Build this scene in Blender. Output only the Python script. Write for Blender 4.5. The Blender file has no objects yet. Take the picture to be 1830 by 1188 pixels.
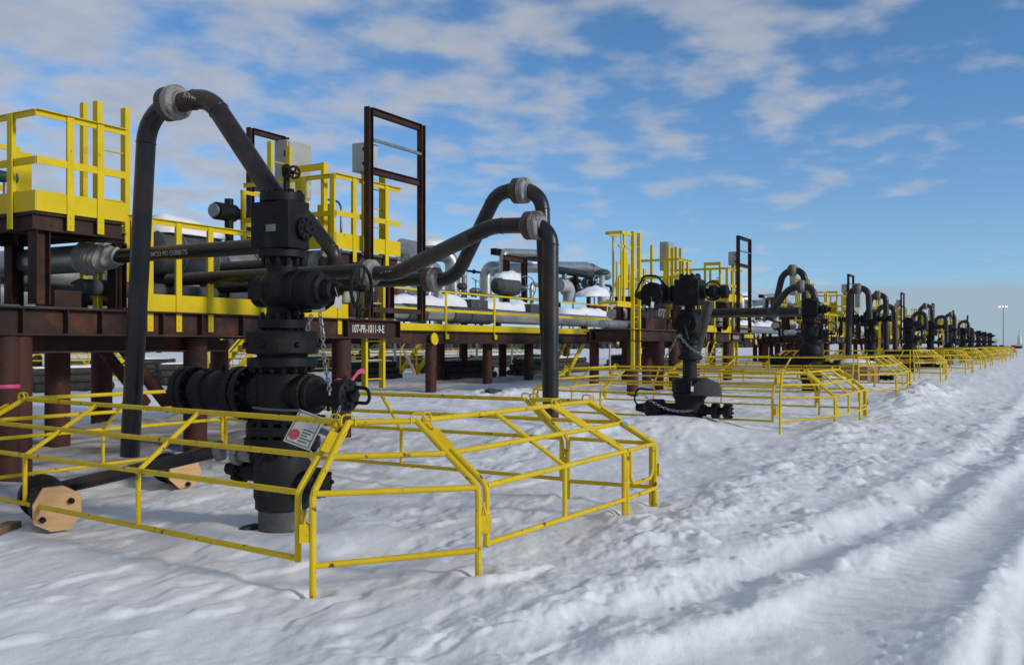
import bpy, bmesh, math, random
import numpy as np
from mathutils import Vector, Matrix

random.seed(7)
S = bpy.context.scene
COL = S.collection

# ------------------------------------------------------------------ camera
F = 1700.0; CX = 915.0; HZ = 616.0; EYE = 1.5
CPH = 0.8697; SPH = 0.4936
cam_d = bpy.data.cameras.new('camera'); cam = bpy.data.objects.new('camera', cam_d); COL.objects.link(cam)
cam_d.sensor_width = 36.0; cam_d.lens = F / 1830 * 36; cam_d.shift_y = (HZ - 594) / 1830
cam_d.clip_start = 0.05; cam_d.clip_end = 6000
cam.location = (0, 0, EYE)
cam.rotation_euler = (math.radians(90), 0, math.atan2(SPH, CPH) - math.radians(90))
S.camera = cam

# ------------------------------------------------------------------ sky, sun, exposure
SUN_EL = math.radians(20.0)
SUN_TO = Vector((0.02, -1.0, 0)).normalized()           # towards the sun, on the ground plane
SKY_SAT = .90
w = bpy.data.worlds.new('World'); S.world = w; w.use_nodes = True
nt = w.node_tree; nt.nodes.clear()
def N(t, **k):
    n = nt.nodes.new(t)
    for a, b in k.items(): setattr(n, a, b)
    return n
out = N('ShaderNodeOutputWorld'); bg = N('ShaderNodeBackground'); bg.inputs['Strength'].default_value = 0.085
sky = N('ShaderNodeTexSky', sky_type='NISHITA'); sky.sun_disc = False
sky.sun_elevation = SUN_EL
sky.sun_rotation = math.atan2(SUN_TO.x, SUN_TO.y)
sky.air_density = 1.0; sky.dust_density = 0.35; sky.ozone_density = 2.2; sky.altitude = 0
tc = N('ShaderNodeTexCoord'); sep = N('ShaderNodeSeparateXYZ')
L = nt.links.new
L(tc.outputs['Generated'], sep.inputs[0])
def M(op, a, b=None, c=None, clamp=False):
    n = N('ShaderNodeMath', operation=op); n.use_clamp = clamp
    for i, x in enumerate((a, b, c)):
        if x is None: continue
        if isinstance(x, (int, float)): n.inputs[i].default_value = x
        else: L(x, n.inputs[i])
    return n.outputs[0]
# clouds lie on a flat layer: direction divided by height
zc = M('MAXIMUM', sep.outputs['Z'], 0.0)
den = M('ADD', zc, 0.15)
px = M('DIVIDE', sep.outputs['X'], den); py = M('DIVIDE', sep.outputs['Y'], den)
comb = N('ShaderNodeCombineXYZ'); L(px, comb.inputs[0]); L(py, comb.inputs[1])
mp = N('ShaderNodeMapping'); L(comb.outputs[0], mp.inputs['Vector'])
mp.inputs['Rotation'].default_value = (0, 0, 0); mp.inputs['Scale'].default_value = (1, 1, 1); mp.inputs['Location'].default_value = (3.3, 1.7, 0)
def noise(scale, detail, rough=.5, dist=0.0):
    n = N('ShaderNodeTexNoise'); n.inputs['Scale'].default_value = scale; n.inputs['Detail'].default_value = detail; n.inputs['Roughness'].default_value = rough; n.inputs['Distortion'].default_value = dist
    L(mp.outputs[0], n.inputs['Vector']); return n.outputs['Fac']
puff = noise(5.0, 6, .48, 0); field = noise(1.1, 2)
# more cover towards the left (+Y) and overhead
lat = M('SUBTRACT', M('MULTIPLY', sep.outputs['Y'], 0.87), M('MULTIPLY', sep.outputs['X'], 0.49))
side = M('MULTIPLY', lat, 0.24)
cov = M('ADD', M('ADD', M('MULTIPLY', puff, 0.74), M('MULTIPLY', field, 0.26)), side)
cov = M('ADD', cov, M('MULTIPLY', M('MINIMUM', zc, 0.35), 0.36))
mr = N('ShaderNodeMapRange', interpolation_type='SMOOTHSTEP'); L(cov, mr.inputs[0])
mr.inputs[1].default_value = 0.49; mr.inputs[2].default_value = 0.73
mr.inputs[3].default_value = 0.0; mr.inputs[4].default_value = 0.84
# low grey bank near the horizon on the right
bn = N('ShaderNodeTexNoise'); bn.inputs['Scale'].default_value = 3.0; bn.inputs['Detail'].default_value = 5
bm_ = N('ShaderNodeMapping'); L(tc.outputs['Generated'], bm_.inputs['Vector']); bm_.inputs['Scale'].default_value = (1.2, 1.2, 9.0)
L(bm_.outputs[0], bn.inputs['Vector'])
edge = M('ADD', 0.058, M('MULTIPLY', M('SUBTRACT', bn.outputs['Fac'], 0.5), 0.05))
rightness = N('ShaderNodeMapRange', interpolation_type='SMOOTHSTEP'); L(lat, rightness.inputs[0])
rightness.inputs[1].default_value = -0.02; rightness.inputs[2].default_value = -0.34
bk = N('ShaderNodeMapRange', interpolation_type='SMOOTHSTEP'); L(M('SUBTRACT', edge, sep.outputs['Z']), bk.inputs[0])
bk.inputs[1].default_value = -0.006; bk.inputs[2].default_value = 0.012; bk.inputs[3].default_value = 0; bk.inputs[4].default_value = 0.72
bank = M('MULTIPLY', M('MULTIPLY', bk.outputs[0], rightness.outputs[0]), M('ADD', .55, M('MULTIPLY', bn.outputs['Fac'], .75)), clamp=True)
# clear-air colour: the sky model tinted towards the deep winter blue, paler low down
hs = N('ShaderNodeHueSaturation'); hs.inputs['Saturation'].default_value = SKY_SAT; L(sky.outputs[0], hs.inputs['Color'])
gr = N('ShaderNodeMapRange'); L(zc, gr.inputs[0]); gr.inputs[1].default_value = 0.0; gr.inputs[2].default_value = 0.34; gr.inputs[3].default_value = 0; gr.inputs[4].default_value = 1
tint = N('ShaderNodeValToRGB'); L(gr.outputs[0], tint.inputs[0]); cr = tint.color_ramp
cr.elements[0].color = (.36, .59, 1.0, 1); cr.elements[1].color = (.27, .475, .66, 1); e_ = cr.elements.new(.29); e_.color = (.385, .535, .75, 1)
gain = N('ShaderNodeVectorMath', operation='SCALE'); gain.inputs[3].default_value = 2.3; L(tint.outputs[0], gain.inputs[0])
clear = N('ShaderNodeMixRGB', blend_type='MULTIPLY'); clear.inputs[0].default_value = 1.0; L(hs.outputs[0], clear.inputs[1]); L(gain.outputs[0], clear.inputs[2])
# cloud tone: brighter where thin, greyer where thick
tvar = M('ADD', M('MULTIPLY', mr.outputs[0], .85), M('MULTIPLY', M('SUBTRACT', noise(7.5, 4, .6), .5), 1.3), clamp=True)
tone = N('ShaderNodeMixRGB'); L(tvar, tone.inputs[0])
tone.inputs[1].default_value = (6.9, 6.9, 7.2, 1); tone.inputs[2].default_value = (4.5, 4.9, 5.7, 1)
mix1 = N('ShaderNodeMixRGB'); L(mr.outputs[0], mix1.inputs[0]); L(clear.outputs[0], mix1.inputs[1]); L(tone.outputs[0], mix1.inputs[2])
mix2 = N('ShaderNodeMixRGB'); L(bank, mix2.inputs[0]); L(mix1.outputs[0], mix2.inputs[1]); mix2.inputs[2].default_value = (4.2, 5.0, 5.9, 1)
L(mix2.outputs[0], bg.inputs['Color']); L(bg.outputs[0], out.inputs[0])

sd = bpy.data.lights.new('sun', 'SUN'); sd.energy = 2.3; sd.angle = math.radians(9.0); sd.color = (1.0, 0.93, 0.82)
so = bpy.data.objects.new('sun', sd); COL.objects.link(so)
to_sun = Vector((SUN_TO.x * math.cos(SUN_EL), SUN_TO.y * math.cos(SUN_EL), math.sin(SUN_EL)))
so.rotation_euler = to_sun.to_track_quat('Z', 'Y').to_euler()
so.location = (0, -20, 30)
S.view_settings.view_transform = 'Standard'; S.view_settings.look = 'None'
S.view_settings.exposure = 0.0; S.view_settings.gamma = 1.0
S.cycles.use_denoising = True
S.cycles.max_bounces = 6

# ------------------------------------------------------------------ measuring helpers (photo coordinates -> metres)
UVP = CX + F * SPH / CPH; K = F / CPH
def onY(u, v, Y):
    d = Y * K / (UVP - u); return Vector(((d - Y * SPH) / CPH, Y, EYE + (HZ - v) * d / F))
def onX(u, v, X):
    Y = (UVP - u) * X * CPH / (K - (UVP - u) * SPH); d = X * CPH + Y * SPH
    return Vector((X, Y, EYE + (HZ - v) * d / F))
def onD(u, v, d):
    Y = (UVP - u) * d / K; return Vector(((d - Y * SPH) / CPH, Y, EYE + (HZ - v) * d / F))

# ------------------------------------------------------------------ materials
MATS = {}
def mat(name, c1, c2=None, rough=0.6, metal=0.0, scale=6.0, c3=None, s3=2.5, t3=0.6, w3=0.08, bump=0.0, bscale=40.0, stretch=None, detail=5.0, spec=None, rvar=0.0):
    m = bpy.data.materials.new(name); m.use_nodes = True; t = m.node_tree; b = t.nodes['Principled BSDF']
    b.inputs['Roughness'].default_value = rough; b.inputs['Metallic'].default_value = metal
    if spec is not None: b.inputs['Specular IOR Level'].default_value = spec
    co = t.nodes.new('ShaderNodeTexCoord'); src = co.outputs['Object']
    oi = t.nodes.new('ShaderNodeObjectInfo'); va = t.nodes.new('ShaderNodeVectorMath'); va.operation = 'ADD'
    sc = t.nodes.new('ShaderNodeVectorMath'); sc.operation = 'SCALE'; sc.inputs[3].default_value = 37.0
    cb = t.nodes.new('ShaderNodeCombineXYZ')
    for i in range(3): t.links.new(oi.outputs['Random'], cb.inputs[i])
    t.links.new(cb.outputs[0], sc.inputs[0]); t.links.new(src, va.inputs[0]); t.links.new(sc.outputs[0], va.inputs[1]); src = va.outputs[0]
    if stretch:
        mp = t.nodes.new('ShaderNodeMapping'); mp.inputs['Scale'].default_value = stretch; t.links.new(src, mp.inputs['Vector']); src = mp.outputs[0]
    def noise(s, d=detail):
        n = t.nodes.new('ShaderNodeTexNoise'); n.inputs['Scale'].default_value = s; n.inputs['Detail'].default_value = d; n.inputs['Roughness'].default_value = 0.6
        t.links.new(src, n.inputs['Vector']); return n.outputs['Fac']
    col = None
    if c2:
        mx = t.nodes.new('ShaderNodeMixRGB'); mx.inputs[1].default_value = (*c1, 1); mx.inputs[2].default_value = (*c2, 1)
        r = t.nodes.new('ShaderNodeMapRange'); r.inputs[1].default_value = 0.35; r.inputs[2].default_value = 0.68
        f = noise(scale); t.links.new(f, r.inputs[0]); t.links.new(r.outputs[0], mx.inputs[0]); col = mx.outputs[0]
        if rvar:
            rr = t.nodes.new('ShaderNodeMapRange'); rr.inputs[1].default_value = 0.3; rr.inputs[2].default_value = 0.7
            rr.inputs[3].default_value = max(0.05, rough - rvar); rr.inputs[4].default_value = min(1, rough + rvar)
            t.links.new(noise(scale * 1.7), rr.inputs[0]); t.links.new(rr.outputs[0], b.inputs['Roughness'])
    if c3:
        mx = t.nodes.new('ShaderNodeMixRGB'); mx.inputs[2].default_value = (*c3, 1)
        if col: t.links.new(col, mx.inputs[1])
        else: mx.inputs[1].default_value = (*c1, 1)
        r = t.nodes.new('ShaderNodeMapRange'); r.inputs[1].default_value = t3; r.inputs[2].default_value = t3 + w3
        t.links.new(noise(s3, 8), r.inputs[0]); t.links.new(r.outputs[0], mx.inputs[0]); col = mx.outputs[0]
    if col: t.links.new(col, b.inputs['Base Color'])
    else: b.inputs['Base Color'].default_value = (*c1, 1)
    if bump:
        bp = t.nodes.new('ShaderNodeBump'); bp.inputs['Strength'].default_value = bump; bp.inputs['Distance'].default_value = 0.01
        t.links.new(noise(bscale), bp.inputs['Height']); t.links.new(bp.outputs[0], b.inputs['Normal'])
    MATS[name] = m; return m
mat('rail_yellow', (.67, .48, .004), (.59, .42, .005), .55, spec=.25, scale=3, c3=(.24, .14, .025), s3=9, t3=.64, w3=.1, bump=.1)
mat('barrier_yellow', (.68, .47, .004), (.58, .39, .006), .48, spec=.3, scale=5, c3=(.12, .06, .025), s3=15, t3=.61, w3=.05, bump=.15)
mat('rust_steel', (.046, .020, .014), (.022, .0145, .0125), .75, spec=.3, scale=2.4, c3=(.105, .036, .019), s3=2.6, t3=.51, w3=.2, bump=.25, bscale=60)
mat('pile_steel', (.075, .024, .014), (.036, .0155, .0115), .7, spec=.3, scale=3, c3=(.15, .055, .03), s3=4, t3=.6, w3=.15, bump=.2)
mat('black_iron', (.0045, .0045, .005), (.009, .0088, .0095), .55, spec=.2, scale=5, c3=(.034, .026, .018), s3=4, t3=.565, w3=.14, bump=.25, bscale=50, rvar=.12)
mat('casing_dark', (.012, .0125, .012), (.021, .0215, .02), .65, spec=.2, scale=7, c3=(.055, .054, .048), s3=6, t3=.6, w3=.15, bump=.25)
mat('casing_grey', (.085, .093, .086), (.05, .052, .048), .6, scale=7, c3=(.13, .13, .125), s3=9, t3=.6, w3=.15, bump=.2)
mat('pipe_black', (.009, .009, .0105), (.020, .017, .0165), .34, spec=.4, scale=3, c3=(.060, .029, .019), s3=1.6, t3=.515, w3=.18, bump=.12, rvar=.14)
mat('pipe_weathered', (.036, .030, .028), (.066, .054, .047), .48, spec=.35, scale=8, c3=(.10, .045, .028), s3=3.2, t3=.60, w3=.1, bump=.15)
mat('rust_flange', (.085, .050, .035), (.055, .037, .030), .7, scale=8, c3=(.15, .075, .04), s3=9, t3=.6, w3=.12, bump=.25)
mat('frosted_flange', (.30, .285, .26), (.17, .16, .145), .8, scale=10, c3=(.09, .055, .035), s3=8, t3=.54, w3=.12, bump=.4)
mat('insulation_metal', (.42, .42, .40), (.30, .30, .29), .36, .6, scale=2.5, bump=.08, bscale=9, rvar=.1)
mat('insulation_foam', (.44, .42, .36), (.26, .26, .25), .85, scale=10, c3=(.36, .31, .19), s3=6, t3=.56, w3=.1, bump=.8, bscale=26)
mat('blanket', (.045, .048, .052), (.07, .073, .078), .8, scale=6, bump=.4, bscale=14)
mat('green_metal', (.02, .07, .055), (.03, .09, .07), .5, scale=6)
mat('cabinet_beige', (.36, .35, .31), (.30, .29, .26), .6, scale=3, c3=(.6, .6, .6), s3=3.5, t3=.58, w3=.2)
mat('cabinet_grey', (.40, .40, .39), (.34, .34, .33), .55, scale=4)
mat('galvanised', (.24, .25, .26), (.16, .165, .17), .45, .6, scale=12)
mat('wood_board', (.60, .37, .18), (.50, .29, .13), .8, scale=5, stretch=(1, 1, 9), bump=.3, bscale=12)
mat('crate_wood', (.30, .19, .10), (.22, .14, .08), .85, scale=4, stretch=(1, 1, 8), bump=.3)
mat('plywood_board', (.42, .27, .17), (.34, .21, .13), .8, scale=4, stretch=(6, 1, 1))
mat('white_paint', (.62, .60, .56), (.45, .43, .39), .7, scale=20, c3=(.16, .08, .05), s3=30, t3=.68, w3=.06)
mat('stencil_white', (.55, .54, .51), (.25, .24, .23), .7, scale=30, c3=(.05, .045, .04), s3=40, t3=.60, w3=.06)
mat('tag_white', (.40, .39, .40), rough=.6)
mat('sign_white', (.45, .45, .41), (.38, .38, .34), .5, scale=8)
mat('sign_red', (.42, .05, .07), rough=.5)
mat('sign_ink', (.05, .09, .08), rough=.6)
mat('pink_tape', (.62, .06, .16), rough=.5)
mat('red_paint', (.34, .03, .03), (.28, .03, .03), .5, scale=4)
mat('decal_green', (.15, .33, .30), rough=.5)
mat('grating', (.09, .088, .085), (.06, .055, .05), .7, scale=20)
mat('snow_cap', (.80, .80, .80), (.76, .765, .775), .75, scale=3, bump=.5, bscale=9)
mat('tarp_grey', (.05, .05, .052), (.035, .035, .037), .8, scale=3, bump=.5, bscale=7)
mat('debris_dark', (.03, .028, .026), (.06, .05, .042), .9, scale=5)
mat('forest_dark', (.030, .032, .028), (.055, .052, .045), .9, scale=.5, detail=8)
mat('lamp_pole_steel', (.22, .23, .24), rough=.5)
mat('mast_white', (.7, .7, .68), (.45, .42, .38), .6, scale=2)
m = bpy.data.materials.new('lamp_glow'); m.use_nodes = True; b = m.node_tree.nodes['Principled BSDF']
b.inputs['Emission Color'].default_value = (1.0, .72, .42, 1); b.inputs['Emission Strength'].default_value = 6.0; MATS['lamp_glow'] = m

# ------------------------------------------------------------------ mesh builder
Z = Vector((0, 0, 1))
def frame(d, up=Z):
    d = d.normalized()
    if abs(d.dot(up)) > .98: up = Vector((0, 1, 0)) if abs(d.y) < .9 else Vector((1, 0, 0))
    s = d.cross(up).normalized(); return d, s, s.cross(d)
class MB:
    def __init__(s): s.v = []; s.f = []
    def add(s, vs, fs):
        o = len(s.v); s.v += [tuple(x) for x in vs]; s.f += [tuple(i + o for i in q) for q in fs]; return s
    def box(s, c, size, rot=None):
        c = Vector(c); hx, hy, hz = (x / 2 for x in size)
        vs = [Vector((x, y, z)) for x in (-hx, hx) for y in (-hy, hy) for z in (-hz, hz)]
        if rot: vs = [rot @ p for p in vs]
        return s.add([c + p for p in vs], [(0, 1, 3, 2), (4, 6, 7, 5), (0, 4, 5, 1), (2, 3, 7, 6), (0, 2, 6, 4), (1, 5, 7, 3)])
    def bb(s, x0, x1, y0, y1, z0, z1): return s.box(((x0 + x1) / 2, (y0 + y1) / 2, (z0 + z1) / 2), (abs(x1 - x0), abs(y1 - y0), abs(z1 - z0)))
    def bar(s, p, q, wd, ht, up=Z):
        p, q = Vector(p), Vector(q); d, sd, u = frame(q - p, up)
        vs = [a + sd * i * wd / 2 + u * j * ht / 2 for a in (p, q) for i, j in ((-1, -1), (1, -1), (1, 1), (-1, 1))]
        return s.add(vs, [(0, 3, 2, 1), (4, 5, 6, 7), (0, 1, 5, 4), (1, 2, 6, 5), (2, 3, 7, 6), (3, 0, 4, 7)])
    def ibeam(s, p, q, h=.28, b=.15, tf=.014, tw=.01, up=Z):
        p, q = Vector(p), Vector(q); d, sd, u = frame(q - p, up)
        s.bar(p + u * (h / 2 - tf / 2), q + u * (h / 2 - tf / 2), b, tf, up); s.bar(p - u * (h / 2 - tf / 2), q - u * (h / 2 - tf / 2), b, tf, up)
        return s.bar(p, q, tw, h - 2 * tf, up)
    def tube(s, pts, r, n=12, caps=True):
        pts = [Vector(p) for p in pts]; k = len(pts); rs = r if isinstance(r, (list, tuple)) else [r] * k
        T = [(pts[min(i + 1, k - 1)] - pts[max(i - 1, 0)]).normalized() for i in range(k)]
        d, sd, u = frame(T[0]); vs = []
        for i in range(k):
            if i:
                ax = T[i - 1].cross(T[i])
                if ax.length > 1e-6:
                    R = Matrix.Rotation(T[i - 1].angle(T[i]), 3, ax.normalized()); sd = R @ sd; u = R @ u
            for j in range(n):
                a = 2 * math.pi * j / n; vs.append(pts[i] + (sd * math.cos(a) + u * math.sin(a)) * rs[i])
        fs = [(i * n + j, i * n + (j + 1) % n, (i + 1) * n + (j + 1) % n, (i + 1) * n + j) for i in range(k - 1) for j in range(n)]
        if caps: fs += [tuple(reversed(range(n))), tuple((k - 1) * n + j for j in range(n))]
        return s.add(vs, fs)
    def lathe(s, prof, o, ax=Z, n=32):
        o = Vector(o); d, sd, u = frame(Vector(ax)); vs = []
        for r, z in prof:
            for j in range(n):
                a = 2 * math.pi * j / n; vs.append(o + d * z + (sd * math.cos(a) + u * math.sin(a)) * r)
        k = len(prof)
        fs = [(i * n + j, i * n + (j + 1) % n, (i + 1) * n + (j + 1) % n, (i + 1) * n + j) for i in range(k - 1) for j in range(n)]
        fs += [tuple(reversed(range(n))), tuple((k - 1) * n + j for j in range(n))]
        return s.add(vs, fs)
    def disc(s, o, ax, r, t, n=32, ch=.006):
        ch = min(ch, t * .3); return s.lathe([(r - ch, -t / 2), (r, -t / 2 + ch), (r, t / 2 - ch), (r - ch, t / 2)], o, ax, n)
    def bolts(s, o, ax, R, n, r, hl, ph=0):
        o = Vector(o); d, sd, u = frame(Vector(ax))
        for i in range(n):
            a = 2 * math.pi * (i + ph) / n; c = o + (sd * math.cos(a) + u * math.sin(a)) * R
            s.lathe([(r * .6, -hl * 1.15), (r * .6, -hl), (r, -hl), (r, hl), (r * .6, hl), (r * .6, hl * 1.15)], c, d, 6)
        return s
    def torus(s, o, ax, R, r, n=28, k=8, a0=0, a1=2 * math.pi):
        o = Vector(o); d, sd, u = frame(Vector(ax)); full = abs(a1 - a0 - 2 * math.pi) < 1e-4
        pts = [o + (sd * math.cos(a0 + (a1 - a0) * i / n) + u * math.sin(a0 + (a1 - a0) * i / n)) * R for i in range(n + (0 if full else 1))]
        if not full: return s.tube(pts, r, k)
        vs = []
        for i in range(n):
            a = 2 * math.pi * i / n; e = sd * math.cos(a) + u * math.sin(a)
            for j in range(k):
                b_ = 2 * math.pi * j / k; vs.append(o + e * (R + r * math.cos(b_)) + d * r * math.sin(b_))
        return s.add(vs, [(i * k + j, i * k + (j + 1) % k, ((i + 1) % n) * k + (j + 1) % k, ((i + 1) % n) * k + j) for i in range(n) for j in range(k)])
    def wheel(s, o, ax, R, r, spokes=4, hub=.03):
        s.torus(o, ax, R, r); d, sd, u = frame(Vector(ax)); o = Vector(o)
        for i in range(spokes):
            a = math.pi * 2 * i / spokes + .4; s.tube([o, o + (sd * math.cos(a) + u * math.sin(a)) * R], r * .8, 6)
        return s.disc(o, ax, hub, hub * 1.6, 12)
    def build(s, name, mt, parent=None, ang=35, bevel=0, loc=None):
        me = bpy.data.meshes.new(name); me.from_pydata(s.v, [], s.f); me.update()
        bm = bmesh.new(); bm.from_mesh(me); bmesh.ops.recalc_face_normals(bm, faces=bm.faces); bm.to_mesh(me); bm.free()
        me.materials.append(MATS[mt]); me.shade_smooth(); me.set_sharp_from_angle(angle=math.radians(ang))
        o = bpy.data.objects.new(name, me); COL.objects.link(o)
        if parent: o.parent = parent
        if loc is not None: o.location = loc
        if bevel:
            md = o.modifiers.new('Bevel', 'BEVEL'); md.width = bevel; md.segments = 2; md.limit_method = 'ANGLE'; md.angle_limit = math.radians(40)
        return o
def rounded(pts, rad, n=7):
    pts = [Vector(p) for p in pts]; rad = rad if isinstance(rad, (list, tuple)) else [rad] * (len(pts) - 2); res = [pts[0]]
    for i in range(1, len(pts) - 1):
        a, p, b_ = pts[i - 1], pts[i], pts[i + 1]; u, v = (a - p).normalized(), (b_ - p).normalized()
        th = u.angle(v)
        if th > math.pi - .02: res.append(p); continue
        t = rad[i - 1] / math.tan(th / 2); t = min(t, .48 * (a - p).length if i > 1 else .95 * (a - p).length, .48 * (b_ - p).length if i < len(pts) - 2 else .95 * (b_ - p).length)
        R = t * math.tan(th / 2); ce = p + (u + v).normalized() * (R / math.sin(th / 2))
        s0 = p + u * t - ce; s1 = p + v * t - ce; tot = s0.angle(s1); ax = s0.cross(s1).normalized()
        for k in range(n + 1): res.append(ce + Matrix.Rotation(tot * k / n, 3, ax) @ s0)
    res.append(pts[-1]); return res
def thing(name, loc=(0, 0, 0), label=None, cat=None, group=None, rz=0):
    o = bpy.data.objects.new(name, None); COL.objects.link(o); o.location = loc; o.rotation_euler = (0, 0, rz); o.empty_display_size = .2
    tag(o, label, cat, group); return o
def tag(o, label=None, cat=None, group=None, kind=None):
    if label: o['label'] = label
    if cat: o['category'] = cat
    if group: o['group'] = group
    if kind: o['kind'] = kind
    return o
def copy_tree(o, parent=None):
    c = o.copy(); COL.objects.link(c)
    if parent: c.parent = parent
    for ch in list(o.children): copy_tree(ch, c)
    return c
ORD = ['nearest', 'second', 'third', 'fourth', 'fifth', 'sixth', 'seventh', 'eighth', 'ninth', 'tenth', 'eleventh', 'twelfth']
def lettering(text, name, mt, parent, size, origin, xdir, ydir, depth=.002, width=None, wrap=None):
    """words as raised flat letters; wrap=(centre, axis radius) bends them round a pipe"""
    cu = bpy.data.curves.new('lettering', 'FONT'); cu.body = text; cu.size = size; cu.extrude = depth / 2; cu.offset = size * (.002 if wrap else .018); cu.align_x = 'CENTER'; cu.align_y = 'CENTER'
    o = bpy.data.objects.new('lettering', cu); COL.objects.link(o)
    dg = bpy.context.evaluated_depsgraph_get(); me = bpy.data.meshes.new_from_object(o.evaluated_get(dg)); bpy.data.objects.remove(o)
    if wrap:
        b = bmesh.new(); b.from_mesh(me); bmesh.ops.triangulate(b, faces=b.faces)
        for _ in range(3): bmesh.ops.subdivide_edges(b, edges=[e for e in b.edges if e.calc_length() > .014], cuts=1)
        bmesh.ops.triangulate(b, faces=b.faces); b.to_mesh(me); b.free()
    X, Y = Vector(xdir).normalized(), Vector(ydir).normalized(); Nn = X.cross(Y)
    xs = [v.co.x for v in me.vertices]; squash = width / (max(xs) - min(xs)) if width else 1.0
    for v in me.vertices:
        x, y, z = v.co; x *= squash
        if wrap:
            a = y / wrap; v.co = Vector(origin) + X * x + (Y * math.sin(a) + Nn * math.cos(a)) * (wrap + z + .003)
        else: v.co = Vector(origin) + X * x + Y * y + Nn * z
    me.materials.clear(); me.materials.append(MATS[mt]); r = bpy.data.objects.new(name, me); COL.objects.link(r); r.parent = parent; return r

# ------------------------------------------------------------------ noise for the snow
def vnoise(x, y, seed=0):
    xi = np.floor(x).astype(np.int64); yi = np.floor(y).astype(np.int64); fx = x - xi; fy = y - yi
    fx = fx * fx * fx * (fx * (fx * 6 - 15) + 10); fy = fy * fy * fy * (fy * (fy * 6 - 15) + 10)
    def h(a, b_):
        n = (a * 374761393 + b_ * 668265263 + seed * 974634777) & 0xFFFFFFFF
        n = ((n ^ (n >> 13)) * 1274126177) & 0xFFFFFFFF
        return ((n ^ (n >> 16)) & 0xFFFF) / 65535.0
    return (h(xi, yi) * (1 - fx) + h(xi + 1, yi) * fx) * (1 - fy) + (h(xi, yi + 1) * (1 - fx) + h(xi + 1, yi + 1) * fx) * fy
def fbm(x, y, o=4, seed=0, g=.5):
    r = 0; a = 1; t = 0
    for i in range(o): r = r + a * vnoise(x, y, seed + i * 17); t += a; a *= g; x = x * 2.03 + 5.1; y = y * 2.03 - 3.7
    return r / t - .5
def gauss(x, s): return np.exp(-.5 * (x / s) ** 2)
FEET = [(4.40, 3.88, .06), (5.12, 3.15, .06), (7.46, 3.13, .06), (7.52, 3.14, .06), (8.2, 3.15, .06), (8.23, 4.05, .06), (11.45, 9.52, .22), (8.78, 9.75, .22), (6.15, 9.5, .22), (4.95, 9.5, .22)]
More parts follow.
